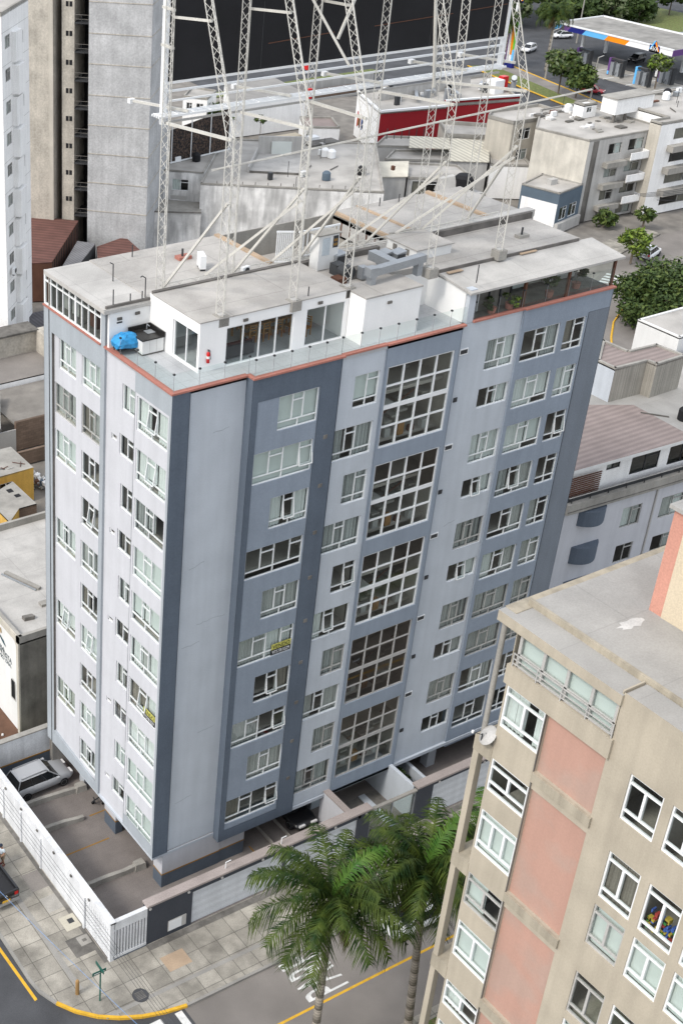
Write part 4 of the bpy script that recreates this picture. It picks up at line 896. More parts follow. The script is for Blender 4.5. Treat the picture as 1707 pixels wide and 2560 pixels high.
# ---------------------------------------------------------------- plants
L_palm = leafmat("palm_green", (.010, .030, .005), (.062, .088, .013)); L_palm2 = leafmat("palm_fresh", (.03, .09, .012), (.08, .145, .022)); L_dry = leafmat("palm_dry", (.085, .055, .025), (.16, .12, .06), .9)
L_dark = leafmat("leaf_dark", (.022, .042, .012), (.055, .085, .022)); L_mid = leafmat("leaf_mid", (.05, .085, .02), (.11, .14, .035)); L_light = leafmat("leaf_light", (.10, .17, .02), (.19, .25, .04)); L_grey = leafmat("leaf_grey", (.075, .10, .05), (.14, .16, .085))
M_bark = mat("bark", (.16, .13, .10), var=.3, streak=.3); M_palmtrunk = mat("palm_trunk", (.27, .24, .20), var=.2, wave=('Z', 1.6, .35))
def palm(label, base, top, L, n, seed, fresh=3, dry=4, droop=1.0, group="palms along the street"):
    rnd = random.Random(seed); t = thing("palm_tree", label, "palm tree", base, 0, group)
    tx, ty, tz = top[0] - base[0], top[1] - base[1], top[2] - base[2]
    o = MB(); N = 14
    for k in range(N):
        f, g_ = k / N, (k + 1) / N
        r = lambda q: .24 - .08 * q + (.14 * math.exp(-((q - .93) / .06) ** 2))
        o.tube((tx * f, ty * f, tz * f), (tx * g_, ty * g_, tz * g_), r(f), M_palmtrunk, 10, r(g_))
    o.build("trunk", t, True)
    fr = MB(); dr = MB()
    def frond(mb, az, el, ln, m, dp):
        d = Vector((math.cos(az), math.sin(az), 0)); p = Vector((tx, ty, tz)); S = 26; a = el; pts = [p.copy()]
        for k in range(S):
            p = p + (d * math.cos(a) + Vector((0, 0, math.sin(a)))) * (ln / S); pts.append(p.copy()); a -= dp * (2.3 / S) * (.35 + 1.3 * k / S)
        side = d.cross(Vector((0, 0, 1))).normalized()
        for k in range(0, S, 4): mb.tube(pts[k], pts[min(k + 4, S)], .035 * (1 - k / S * .7), m, 4)
        for k in range(2, S):
            f = k / S; wl = ln * .27 * math.sin(math.pi * (.14 + .80 * f)) ** .6
            tang = (pts[k + 1] - pts[k]).normalized()
            for s in (-1, 1):
                for h in range(3):
                    q0 = pts[k].lerp(pts[k + 1], h / 3); rr = rnd.uniform(.7, 1.2)
                    dr_ = Vector((rnd.uniform(-.15, .15), rnd.uniform(-.15, .15), 0))
                    tip = q0 + (side * s * .68 + tang * .5 + dr_ + Vector((0, 0, -.35 - rnd.uniform(0, .55)))) * wl * rr
                    mid = q0.lerp(tip, .45) + Vector((0, 0, .16 * wl)); w_ = tang * .026
                    mb.face((q0 - w_, q0 + w_, mid + w_ * 1.2, mid - w_ * 1.2), m); mb.face((mid - w_ * 1.2, mid + w_ * 1.2, tip), m)
    for k in range(n):
        az = k * 2.399 + rnd.uniform(-.2, .2); lv = k / n
        m = L_palm2 if k < fresh else L_palm
        frond(fr, az, 1.35 - 1.45 * lv + rnd.uniform(-.15, .15), L * rnd.uniform(.85, 1.08), m, droop * rnd.uniform(.8, 1.1))
    fr.build("crown", t)
    for k in range(dry): frond(dr, k * 2.1 + 1, -.9, L * .6, L_dry, .35)
    if dry: dr.build("dead_fronds", t)
    return t
palm("nearest street palm in full crown in front of the white garage doors", (.25, -14.9, -.1), (.45, -14.6, 12.5), 4.5, 27, 3, 1, 7, .78)
palm("palm with a skirt of dead brown fronds just left of the beige block", (6.3, -15.5, -.1), (5.4, -15.5, 13.0), 4.4, 32, 5, 1, 14, .9)
palm("low fresh green palm squeezed against the beige block", (9.9, -15.6, -.1), (9.2, -15.6, 12.6), 3.6, 26, 9, 5, 0)
def tree(label, x, y, z, h, r, m, seed, n=2600, leaf=.34, flat=.75, trunk=None, group=None, cat="tree", name="leafy_tree", tr=.16, clumps=24):
    rnd = random.Random(seed); t = thing(name, label, cat, (x, y, z), 0, group)
    o = MB(); cz = h - r * flat; o.tube((0, 0, 0), (0, 0, cz), tr, M_bark, 8, tr * .6); cl = []
    for k in range(clumps):
        while True:
            v = Vector((rnd.uniform(-1, 1), rnd.uniform(-1, 1), rnd.uniform(-.85, 1)))
            if v.length < 1: break
        v = v.normalized() * (v.length ** .35); c = Vector((v.x * r * .78, v.y * r * .78, cz + v.z * r * flat * .78)); cl.append((c, r * rnd.uniform(.24, .44)))
    for c, _ in cl[:9]: o.tube((0, 0, cz * .8), c, tr * .45, M_bark, 5, tr * .12)
    o.build("trunk", t)
    o = MB(); ms = m if isinstance(m, (list, tuple)) else (m,)
    for k in range(n):
        c, s = cl[rnd.randrange(clumps)]
        d = Vector((rnd.gauss(0, 1), rnd.gauss(0, 1), rnd.gauss(0, 1))).normalized(); p = c + Vector((d.x, d.y, d.z * .8)) * s * rnd.uniform(.55, 1.06)
        a = Vector((rnd.gauss(0, 1), rnd.gauss(0, 1), rnd.gauss(0, .7))).normalized(); b = a.cross(d)
        if b.length < .1: continue
        b.normalize(); q = leaf * rnd.uniform(.6, 1.2)
        o.face((p - a * q, p - b * q * .45, p + a * q, p + b * q * .45), ms[rnd.randrange(len(ms))])
    o.build("crown", t); return t
tree("dark shrub growing in the entrance planter under the tower", 18.6, -.6, 0, 1.7, .8, L_dark, 4, 500, .16, name="shrub", cat="shrub", tr=.04, clumps=8)
for lb, x, y, h, m in (("bushy potted plant at the far right of the covered terrace", 27.2, .5, 1.15, L_dark), ("tall potted plant in the middle of the covered terrace", 24.9, .3, 1.2, L_mid), ("low potted plant behind the left glass of the covered terrace", 20.4, .1, .75, L_dark), ("small potted plant beside the first brown post", 21.7, .1, .7, L_light)):
    tree(lb, x, y, 33.3, h, .5, (m, L_dark), int(x * 7), 260, .13, name="potted_plant", cat="potted plant", tr=.03, clumps=6)
    b = MB(); b.lathe((0, 0, -.18), [(.1, 0), (.2, .01), (.25, .35), (.2, .34)], M_red, n=12); b.build("pot", bpy.context.scene.collection.objects[[o.name for o in COL.objects if o.name.startswith("potted_plant")][-1]])

# ================================================================ the beige block in the right foreground
M_beige = mat("render_beige", (.405, .36, .285), var=.10, streak=.08, fine=.05)
M_beiged = mat("render_beige_stained", (.36, .32, .25), var=.12, streak=.22, fine=.06)
M_pink = mat("panel_pink", (.43, .26, .205), var=.05, fine=.04, streak=.04, col2=(.40, .275, .225), scale=.35)
M_cream = mat("panel_cream", (.54, .46, .34), var=.05)
M_coral = mat("frame_coral", (.50, .25, .19), var=.08)
M_deck = mat("roof_screed", (.335, .325, .305), var=.10, scale=.5, fine=.07, blot=.10, bscale=.6, tile=(.30, 1.3, .008, .5, .97, .88))
fgb = thing("beige_apartment_block", "beige apartment block with salmon pink panels in the right foreground", "apartment building", (1.06, -20.5, 0))
FF = Frame((1.06, 0, 0), (0, -1, 0), (-1, 0, 0))
WL = [(21.47, 23.38, 28.1, 30.06), (21.47, 23.38, 24.92, 26.5), (21.47, 23.38, 21.8, 23.9), (21.47, 23.38, 18.7, 20.46), (21.47, 23.38, 15.62, 17.7), (21.47, 23.38, 12.5, 14.05), (21.47, 23.38, 9.4, 11.5)]
WR = []
for r, (zt, h) in enumerate(((30.14, 2.04), (26.55, 2.24), (23.92, 2.02), (20.36, 2.24), (17.7, 2.02), (14.1, 2.24))):
    for c in range(3): WR.append((27.17 + 1.77 * c, 28.58 + 1.77 * c, zt - h, zt))
PP = [(23.42, 26.12, a, b) for a, b in ((27.3, 30.05), (21.05, 26.48), (14.8, 20.25), (8.6, 14.02))]
mb = WB()
wall(mb, FF, 21.4, 23.40, 0, 30.1, WL, M_beige, d=.06); wall(mb, FF, 23.40, 26.14, 0, 30.1, PP, M_beige, t=.12); wall(mb, FF, 26.14, 44, 0, 32.95, WR, M_beige, t=.2)
for p in PP: mb.face([FF.p(*q) for q in ((p[0], p[2], -.12), (p[1], p[2], -.12), (p[1], p[3], -.12), (p[0], p[3], -.12))], M_pink); mb.fb(FF, 23.40, 26.2, p[2] - .45, p[2], 0, .12, M_beiged)
mb.fb(FF, 23.38, 23.42, 0, 30.1, .0, .065, M_concd)
mb.fb(FF, 21.3, 26.25, 30.1, 30.95, -.3, .12, M_beige); mb.fb(FF, 26.1, 26.16, 30.95, 33.0, -1, 0, M_beige)
mb.box(1.06, -21.4, 0, 12, -21.36, 32.4, M_beiged)
for z in (27.0, 20.85, 14.7, 8.5, 2.5): mb.box(.98, -21.42, z - .75, 12, -20.48, z, M_beiged)
mb.box(1.0, -20.78, 0, 1.3, -20.5, 26.3, M_beige); mb.tube((1.2, -20.66, 26.9), (1.2, -20.66, 32.4), .11, M_conc, 12)
mb.box(1.06, -44, 0, 14, -43.9, 33, M_beige)
mb.build("wall", fgb)
mb = WB(); mb.box(.95, -26.2, 32.42, 2.2, -20.45, 32.86, M_beige, M_deck); mb.box(2.2, -21.0, 32.42, 30, -20.45, 32.86, M_beige, M_deck); mb.box(2.12, -26.2, 32.86, 2.24, -20.75, 33.12, M_coral and M_beiged); mb.box(2.12, -44, 32.86, 2.24, -26.2, 33.12, M_beiged)
mb.box(2.2, -44, 32.5, 30, -20.9, 33.1, M_beiged, M_deck); mb.box(1.08, -43.8, 32.6, 2.1, -26.24, 32.93, M_beige, M_deck)
mb.box(1.3, -20.98, 32.86, 30, -20.42, 32.89, M_beiged)
mb.build("roof", fgb)
mb = WB(); mb.face([(4.2 + .62 * math.cos(k * .42) * (1 + .22 * math.sin(k * 2.9)), -23.65 + .22 * math.sin(k * .42) * (1 + .3 * math.cos(k * 3.7)), 33.106) for k in range(15)], mat("spilt_paint", (.52, .51, .49))); mb.build("paint_spill", fgb)
mb = WB(); mb.box(5.45, -40, 33.1, 14, -23.35, 37.4, M_coral); mb.box(5.42, -39, 33.1, 5.46, -23.9, 36.8, M_cream); mb.box(5.3, -40.1, 37.4, 14, -23.2, 37.55, M_deck); mb.build("stair_head", fgb)
fr = WB(); pn = MB(); bl = MB()
for u in (21.62, 22.75, 23.86, 24.98, 26.05): fr.fb(FF, u - .06, u + .06, 30.95, 32.42, -.12, -.02, M_frameb)
for z in (31.0, 31.5, 32.38): fr.fb(FF, 21.6, 26.1, z - .045, z + .045, -.12, -.02, M_frameb)
pn.face([FF.p(*q) for q in ((21.6, 30.95, -.07), (26.1, 30.95, -.07), (26.1, 32.42, -.07), (21.6, 32.42, -.07))], M_glass); bl.face([FF.p(*q) for q in ((21.6, 30.95, -.2), (26.1, 30.95, -.2), (26.1, 32.42, -.2), (21.6, 32.42, -.2))], M_blind)
o = fr.build("top_floor_glazing", fgb); pn.build("pane", o); bl.build("curtain", o)
mb = WB()
for z in (31.1, 31.3, 31.52): mb.bar((1.0, -21.5, z), (1.0, -26.15, z), .035, .035, M_frameb)
for k in range(5): y = -21.5 - 1.16 * k; mb.bar((1.0, y, 30.9), (1.0, y, 31.55), .04, .04, M_frameb)
mb.build("balcony_rail", fgb)
def win2(parent, F, u0, u1, z0, z1, code, d=-.08, three=False, fm=None, top=.4, bot=.42, B=WB):
    fm = fm or M_frame; fr = B(); pn = MB(); cu = MB(); b = .07
    for z in (z0 + b / 2, z1 - b / 2) + ((z1 - top,) if top else ()) + ((z0 + bot,) if bot else ()): fr.fb(F, u0, u1, z - b / 2, z + b / 2, d - .06, d + .05, fm)
    W = u1 - u0; zt = z1 - top if top else z1; zl = z0 + bot if bot else z0
    for u in (u0 + b / 2, u1 - b / 2): fr.fb(F, u - b / 2, u + b / 2, z0, z1, d - .061, d + .052, fm)
    for f in ((.35, .68) if three else (.5,)): fr.fb(F, u0 + W * f - b * .7, u0 + W * f + b * .7, zl, zt, d - .061, d + .052, fm)
    pn.face([F.p(*q) for q in ((u0, z0, d), (u1, z0, d), (u1, z1, d), (u0, z1, d))], M_glass)
    for k, c in enumerate(code):
        if c in CURT:
            a = u0 + W * k / len(code); e = u0 + W * (k + 1) / len(code)
            if c == 'c': cu.face([F.p(*q) for q in ((a, z0, d - .16), (e, z0, d - .16), (e, z1, d - .16), (a, z1, d - .16))], M_blind)
            else: wavy(cu, F, a, e, z0, z1, d - .18, CURT[c])
    o = fr.build("window", parent); pn.build("pane", o)
    if cu.f: cu.build("curtain", o)
    return o
for k, (h, c) in enumerate(zip(WL, ("wwkw", "kk", "cc", "ck", "cc", "wk", "cc"))): win2(fgb, FF, *h, c, d=-.02, three=k == 2, fm=M_frameb if k in (3,) else None)
for k, (h, c) in enumerate(zip(WR, ("kk", "kk", "kk", "bb", "kk", "ww", "cc", "cc", "cc", "kk", "kk", "kk", "cc", "cc", "kk", "cc", "kk", "kk"))): win2(fgb, FF, *h, c, d=-.1, fm=M_frameb if k in (6, 9) else None)
mb = WB(); mb.box(1.4, -43, 2, 1.45, -42, 3, M_inside)
for z in (30.5, 27.4, 24.3, 21.2, 18.1, 15, 11.9): mb.box(1.5, -43.5, z - .3, 8, -21.6, z - .1, M_inside)
mb.box(5, -43, 2, 5.1, -21.6, 32.4, M_inside); mb.box(1.4, -26.2, 2, 5, -26.1, 32.4, M_inside); mb.box(1.4, -28.8, 2, 5, -28.75, 32.4, M_inside); mb.build("interior", fgb)
mb = WB(); M_toy = [mat("toy_%s" % n, c) for n, c in (("red", (.4, .05, .04)), ("green", (.05, .25, .06)), ("blue", (.06, .12, .4)), ("yellow", (.5, .36, .05)))]
rnd = random.Random(2)
for k in range(40): u = rnd.uniform(29.0, 30.3); z = rnd.uniform(24.35, 25.2); mb.fb(FF, u, u + rnd.uniform(.05, .2), z, z + rnd.uniform(.05, .2), -.5, -.3, M_toy[k % 4])
mb.build("shelf_of_toys", fgb)
t = thing("satellite_dish", "pale satellite dish on the corner of the beige block", "satellite dish", (.75, -21.0, 27.1))
o = MB(); o.lathe((0, 0, .35), [(.02, -.10), (.2, -.08), (.42, 0), (.43, .01), (.2, -.06), (.02, -.09)], M_frameb, axis='x', n=20); d_ = o.build("reflector", t, True); d_.rotation_euler = (0, R(40), R(-25))
o = MB(); o.tube((0, 0, 0), (0, 0, .35), .03, M_darkmetal); o.tube((0, 0, .3), (-.45, .1, .55), .015, M_darkmetal); o.lathe((-.45, .1, .52), [(.05, 0), (.05, .1)], M_frame, n=8); o.build("arm", t)

# ================================================================ neighbouring buildings
def block(name, label, cat, poly, z0, z1, wm, rm, holes={}, codes="k", par=.25, edgem={}, glassless=False, kind='l2', roofname="roof", group=None, d=-.08, frame=None):
    """a building from its roof outline (counter-clockwise): walls with window openings, flat roof, parapet"""
    n = len(poly); t = thing(name, label, cat, (poly[0][0], poly[0][1], z0), 0, group); mb = WB(); frames = []
    for k in range(n):
        a = poly[k]; b = poly[(k + 1) % n]; L_ = math.hypot(b[0] - a[0], b[1] - a[1]); u = ((b[0] - a[0]) / L_, (b[1] - a[1]) / L_, 0)
        F = Frame((a[0], a[1], 0), u, (u[1], -u[0], 0)); frames.append(F); wall(mb, F, 0, L_, z0, z1, holes.get(k, []), edgem.get(k, wm), t=.2)
    mb.build("wall", t)
    mb = WB(); mb.prism(poly, z1 - par - .12, z1 - par, rm)
    if par > .02:
        for k in range(n):
            a = Vector((*poly[k], z1 - par / 2 + .02)); b = Vector((*poly[(k + 1) % n], z1 - par / 2 + .02)); o_ = frames[k].n * -.11
            mb.bar(a + o_, b + o_, .24, par + .04, M_conc if wm not in (M_white, ) else wm)
    mb.build(roofname, t); i = 0
    for k in sorted(holes):
        for h in holes[k]:
            if not glassless: window(t, frames[k], *h, kind, (codes * 40)[i * 2:i * 2 + 2], lower=0, d=d, frame=frame, bw=.07)
            i += 1
    return t, frames
def part(t, name, fn):
    o = WB(); fn(o); return o.build(name, t)
def pieces(t, name, fn): fn(Pieces(name, t))
M_wt = mat("tower_white_paint", (.84, .835, .82), var=.05, streak=.06); M_raw = mat("raw_cement", (.46, .463, .465), var=.14, scale=.5, fine=.14, fscale=5, streak=.10, blot=.10, bscale=.35, bump=.3)
M_raw2 = mat("raw_cement_warm", (.47, .435, .375), var=.16, scale=.6, fine=.14, fscale=5, streak=.10, blot=.16, bscale=.4, bump=.3)
M_stwhite = mat("stained_whitewash", (.74, .73, .71), var=.12, scale=.6, streak=.25, blot=.34, bscale=.32, stretch=(1.0, 1.0, .18))
M_roofg = mat("roof_grey", (.415, .395, .365), var=.15, scale=.3, fine=.10, blot=.22, bscale=.25)
M_bluegrey = mat("wall_blue_grey", (.10, .135, .17), var=.1); M_creamw = mat("wall_cream", (.50, .465, .40), var=.08, streak=.10, blot=.10)
M_greyw = mat("wall_grey_plaster", (.44, .43, .41), var=.1, streak=.12); M_maroon = mat("roof_maroon", (.155, .075, .062), var=.2, wave=('DIAGONAL', .5, .3)); M_pinktile = mat("roof_pink_tile", (.275, .225, .208), var=.12, wave=('Y', .55, .22))
M_corr = mat("corrugated_pale", (.58, .55, .46), var=.1, wave=('X', .45, .35)); M_brick = mat("brick_wall", (.19, .135, .10), var=.2, tile=(4, 2.2, .05, .5, .75, .6, 0)); M_yw = mat("wall_yellow", (.55, .34, .08), var=.15, streak=.15)
# white tower at the left edge
H = [(1.0, 2.55, 21.7 - 3.1 * k - 1.25, 21.7 - 3.1 * k) for k in range(-4, 6)] + [(5.3, 6.8, 21.2 - 3.1 * k - 1.2, 21.2 - 3.1 * k) for k in range(-4, 6)]
wt, fs = block("white_tower", "white apartment tower with stepped bay boxes at the left edge of the photo", "apartment building", [(25.9, 70), (31.95, 76.1), (24.9, 83.1), (18.8, 77)], 0, 36.4, M_wt, M_roofg, {0: H}, "gwgkgw", frame=M_frameb)
for k in range(-4, 7): part(wt, "bay_box", lambda o: o.fb(fs[0], 2.95, 5.0, 18.95 - 3.1 * k, 21.75 - 3.1 * k, 0, .75 if k % 2 else .5, M_wt))
part(wt, "floor_line_set", lambda o: [o.fb(fs[0], 0, 8.6, 19.0 + 3.1 * k, 19.03 + 3.1 * k, 0, .012, M_frameb) for k in range(-5, 6)])
acunit(27.1, 70.7, 10.2, R(45), "air conditioner hanging on the wall of the white tower", .9)
# raw concrete tower
OC = Vector((49.6, 94.7, 0)); FC = Frame(OC, (.722, -.692, 0), (-.692, -.722, 0))
ct = thing("concrete_tower", "tall bare cement party wall tower with a dark slot of balconies", "apartment building", OC)
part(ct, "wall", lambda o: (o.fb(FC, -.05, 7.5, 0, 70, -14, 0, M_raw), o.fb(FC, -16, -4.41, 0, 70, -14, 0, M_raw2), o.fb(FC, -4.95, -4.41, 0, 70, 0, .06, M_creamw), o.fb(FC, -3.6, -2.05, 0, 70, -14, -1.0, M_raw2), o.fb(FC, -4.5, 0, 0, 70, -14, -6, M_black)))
part(ct, "formwork_ridge_set", lambda o: [(o.fb(FC, -.05, 7.53, z, z + .10, 0, .05, M_raw2), o.fb(FC, 7.5, 7.55, z, z + .1, -14, .05, M_raw2)) for z in (27.85, 24.35, 20.7, 17.1, 13.6, 10.0, 6.4, 31.4, 35)])
for k in range(9):
    z = 5.2 + 3.35 * k
    part(ct, "balcony_slab", lambda o: (o.fb(FC, -2.05, -.05, z, z + .18, -5, -1.0, M_darkmetal), [o.fb(FC, -2.05, -.05, z + .5 * j, z + .5 * j + .05, -1.1, -1.05, M_concd) for j in (1, 2)], o.fb(FC, -1.1, -1.05, z, z + 1.1, -.5, -.45, M_darkmetal)))
    w_ = part(ct, "window", lambda o: (o.fb(FC, -3.1, -2.3, z + 1.9, z + 2.5, -1.02, -.99, M_black), o.fb(FC, -2.74, -2.66, z + 1.9, z + 2.5, -.99, -.97, M_raw2)))
# maroon roofed hall and grey annexe
t, fs = block("maroon_roofed_hall", "low hall with a maroon sheet roof at the foot of the concrete tower", "hall", [(30.5, 88), (39.0, 84.6), (49.0, 96.0), (41, 104)], 0, 4.8, M_brown, M_maroon, par=0)
part(t, "wall_batten_set", lambda o: [o.fb(fs[1], .4 + .95 * k, .5 + .95 * k, 0, 4.7, 0, .08, M_darkmetal) for k in range(16)])
block("grey_annexe", "narrow grey plank roofed annexe beside the maroon hall", "annexe", [(43.3, 85.3), (48.1, 90.1), (46.6, 92.0), (40.2, 84.6)], 0, 3.8, M_darkmetal, mat("plank_grey", (.20, .20, .21), wave=('X', .8, .3)), par=0)
block("tile_lean_to", "small red tiled lean-to roof below the stained white wall", "lean-to", [(45, 84), (52.5, 86.5), (53.5, 92), (48.5, 90.5)], 0, 3.2, M_raw, M_maroon, par=0)
# stained white house behind the tower
s4, f4 = block("stained_white_house", "stained white house with a grey flat roof and a small half closed window", "house", [(59.3, 100.2), (66.2, 93.7), (75.5, 103.5), (68.3, 109.8)], 0, 9.1, M_stwhite, M_roofg, {0: [(5.4, 7.6, 6.5, 8.0)]}, "wk", par=.12)
part(s4, "low_wall", lambda o: (o.prism([(55, 95.8), (63.6, 90.1), (66.1, 93.6), (59.2, 100)], 0, 5.2, M_stwhite, M_conc), o.bar((55, 95.7, 5.25), (63.6, 90.0, 5.25), .2, .12, M_concd)))
pieces(s4, "vent_slot", lambda o: (o.fb(f4[0], .3, 2.6, 5.25, 5.9, -.1, .012, M_black), o.fb(f4[0], 5.3, 7.4, 5.3, 5.8, -.1, .012, M_frameb)))
lw, f5 = block("long_white_house", "long low house with a peeling white side wall, grey roof and sunken patio", "house", [(64.3, 91.5), (82.6, 77.6), (96, 95), (78.5, 107)], 0, 8.6, M_stwhite, M_roofg, par=.15)
part(lw, "patio", lambda o: (o.prism([(72.7, 92.7), (77.9, 88.6), (84.1, 96.1), (79, 99.3)], 8.46, 8.475, M_roof2), o.bar((78.9, 99.3, 9.6), (84.2, 96.0, 9.6), .3, 2.4, M_greyw), o.bar((72.6, 92.8, 8.75), (78.9, 99.4, 8.75), .25, .9, M_greyw), o.bar((80.3, 98.2, 9.3), (82.6, 96.8, 9.3), .36, 1.7, M_blind), o.bar((72.7, 92.6, 8.6), (77.9, 88.5, 8.6), .15, .25, M_concd)))
pieces(lw, "roof_object", lambda o: (o.box(73, 88.6, 8.4, 73.5, 89.1, 9.4, M_darkmetal), o.box(84, 101.5, 8.5, 88, 103.0, 9.2, M_cream), o.box(88.5, 100, 8.5, 90, 101.2, 9.1, M_frame), o.box(87, 98, 8.4, 92, 100, 8.7, M_concd), [o.tube((66 + 1.3 * k, 90.3 - .95 * k, 8.4), (66 + 1.3 * k, 90.3 - .95 * k, 9.0), .05, M_concd) for k in range(12)]))
t = thing("dark_screen", "black speckled screen with white posts behind the stained white house", "screen", (65.1, 98.9, 9))
part(t, "screen_cloth", lambda o: o.hexa(((64.6, 99.4, 9.1), (75.2, 101.0, 9.1), (75.2, 101.2, 9.1), (64.6, 99.6, 9.1), (64.6, 99.4, 13.3), (75.2, 101.0, 14.6), (75.2, 101.2, 14.6), (64.6, 99.6, 13.3)), mat("speckled_cloth", (.016, .015, .016), col2=(.09, .06, .045), scale=2.6, fine=.5, fscale=9, var=.5)))
pieces(t, "post", lambda o: ([o.tube((64.8 + 3.4 * k, 99.25 + .52 * k, 9), (64.8 + 3.4 * k, 99.25 + .52 * k, 14 + .3 * k), .07, M_frame) for k in range(4)], o.bar((64.6, 99.2, 9.15), (75.2, 100.8, 9.15), .2, .15, M_frame)))
# rows of houses further back
t, f = block("long_grey_roof_house", "long house with a grey ribbed roof and blank white wall", "house", [(97.5, 132), (112.4, 131.0), (114.5, 143.2), (103.8, 143)], 0, 5.5, M_wt, mat("roof_ribbed_grey", (.27, .26, .245), wave=('Y', .5, .15), var=.12), par=0)
t, f = block("small_white_villa", "small white villa with black windows beside a garden tree", "house", [(92.6, 138.6), (95.2, 135.4), (99.5, 139), (97.3, 143.2)], 0, 6, M_wt, M_roofg, {0: [(.6, 1.6, 3.5, 5.0), (2.3, 3.5, 3.5, 5.0)], 1: [(1, 2.2, 3.4, 4.9)]}, "kkkk")
tree("leafy garden tree beside the small white villa", 97.5, 134.5, 0, 5.2, 2.5, (L_dark, L_mid), 11, 900, .42)
tree("thin ivy plant on the wall of the long grey roof house", 101.2, 128.6, 0, 4.2, 1.0, (L_dark, L_mid), 12, 260, .3, name="climbing_plant", cat="climbing plant", tr=.06, clumps=8)
block("low_white_shed", "low white shed with a pinkish roof beside a mural", "shed", [(105.2, 122.5), (110, 119.5), (112.8, 125), (108.4, 127.8)], 0, 3.2, M_wt, M_pinktile, {0: [(.4, 1.2, 1.2, 2.4)]}, "kk")
red, fr_ = block("red_restaurant", "restaurant with deep red walls and rooftop machinery", "restaurant", [(111.9, 112.6), (123.4, 110.4), (123.8, 111.2), (137, 108.1), (144.2, 122.8), (116.8, 124.0)], 0, 7, mat("wall_deep_red", (.27, .012, .018), var=.06), M_roofg, par=.35, edgem={5: M_wt, 4: M_wt})
part(red, "parapet_cap", lambda o: (o.bar((111.8, 112.5, 7.05), (123.5, 110.3, 7.05), .4, .3, M_frame), o.bar((123.8, 111.1, 7.6), (137, 108.0, 7.6), .4, .25, M_frame), o.fb(fr_[2], 0, 13.5, 7, 7.6, -.3, 0, MATS["wall_deep_red"]), o.bar((111.8, 112.6, 7.05), (116.8, 124, 7.05), .4, .3, M_frame)))
part(red, "mural", lambda o: [o.fb(fr_[5], 1.2 + .55 * k, 1.7 + .55 * k, 1.8 + .3 * (k % 2), 4.2 - .3 * (k % 3), 0, .03, (M_fire, M_ochre, M_darkmetal, M_toy[0], M_toy[2], M_black)[k]) for k in range(6)])
rnd = random.Random(5)
def machinery(o):
    for k in range(26):
        x = rnd.uniform(117, 139); y = rnd.uniform(113.5, 121.5); s = rnd.uniform(.4, 1.3); o.box(x, y, 6.6, x + s * 1.2, y + s * .8, 6.6 + rnd.uniform(.5, 1.5), rnd.choice((M_metal, M_frame, M_conc, M_darkmetal)))
    for k in range(6): x = rnd.uniform(118, 136); o.bar((x, rnd.uniform(113, 117), 7.4), (x + rnd.uniform(2, 5), rnd.uniform(117, 121), 7.4), .5, .4, M_metal)
    o.box(117, 118.6, 6.6, 136, 119, 8.4, M_greyw); o.box(126, 113.6, 6.6, 127, 114, 8.6, M_metal); o.box(136, 113, 6.6, 138, 115, 8.8, M_frame); o.box(138.6, 114, 7, 139.8, 115, 9, M_fire)
pieces(red, "machine", machinery)
t = thing("bent_chimney", "silver bent exhaust pipe on the corner of the red restaurant", "chimney", (139.5, 112.5, 6.6)); part(t, "pipe", lambda o: (o.tube((139.5, 112.5, 6.6), (139.5, 112.5, 8.8), .45, M_metal, 12), o.tube((139.5, 112.5, 8.7), (138.8, 111.9, 9.3), .45, M_metal, 12)))
part(t, "cowl", lambda o: o.lathe((139.5, 112.5, 8.5), [(.5, 0), (.5, .1)], M_frame, n=12))
t, f = block("flat_grey_annexe", "flat grey roofed annexe with a plain grey wall in front of the red restaurant", "house", [(104.7, 105.1), (109.4, 102.0), (115, 104.8), (109.6, 108.4)], 0, 4.6, M_greyw, M_roofg)
part(t, "courtyard_glass", lambda o: [o.bar((108.5 + 1.0 * k, 106.8 - .5 * k, 4.6), (108.5 + 1.0 * k, 106.8 - .5 * k, 6.2), .08, .08, M_darkmetal) for k in range(6)])
t, f = block("orange_door_house", "grey house front with a large orange timber door", "house", [(102, 99.5), (111.4, 93.5), (113.6, 98.6), (106.3, 102.5)], 0, 4.4, M_greyw, M_roofg)
part(t, "door", lambda o: o.fb(f[0], 4.6, 6.6, 1.2, 3.9, 0, .06, mat("door_orange", (.42, .17, .04), streak=.3)))
t = thing("corrugated_shelter", "shelter roofed with two pale corrugated sheets", "shelter", (108, 92.5, 0))
part(t, "roof", lambda o: (o.hexa(((106.3, 99.4, 5.4), (111.2, 96.0, 5.4), (113.7, 99, 5.9), (109.2, 102.6, 5.9), (106.3, 99.4, 5.5), (111.2, 96, 5.5), (113.7, 99, 6.0), (109.2, 102.6, 6.0)), M_corr), o.hexa(((107.9, 92.5, 5.0), (112.4, 89.3, 5.0), (117.4, 94.7, 6), (113.7, 98.6, 6), (107.9, 92.5, 5.1), (112.4, 89.3, 5.1), (117.4, 94.7, 6.1), (113.7, 98.6, 6.1)), M_corr)))
part(t, "wall", lambda o: o.prism([(108.1, 92.7), (112.4, 89.6), (117.2, 94.6), (113.6, 98.2)], 0, 4.9, M_greyw))
t = thing("cream_awning", "long cream awning over the edge of the long white house", "awning", (91, 95, 0))
part(t, "sheet", lambda o: o.hexa(((88.9, 92.6, 5.3), (96.9, 88.9, 5.3), (100.5, 92.9, 5.9), (92.4, 96.6, 5.9), (88.9, 92.6, 5.4), (96.9, 88.9, 5.4), (100.5, 92.9, 6.0), (92.4, 96.6, 6.0)), mat("sheet_cream", (.60, .56, .47))))
part(t, "wall", lambda o: o.prism([(89.2, 92.8), (96.9, 89.2), (100.2, 92.9), (92.6, 96.4)], 0, 5.2, M_greyw))
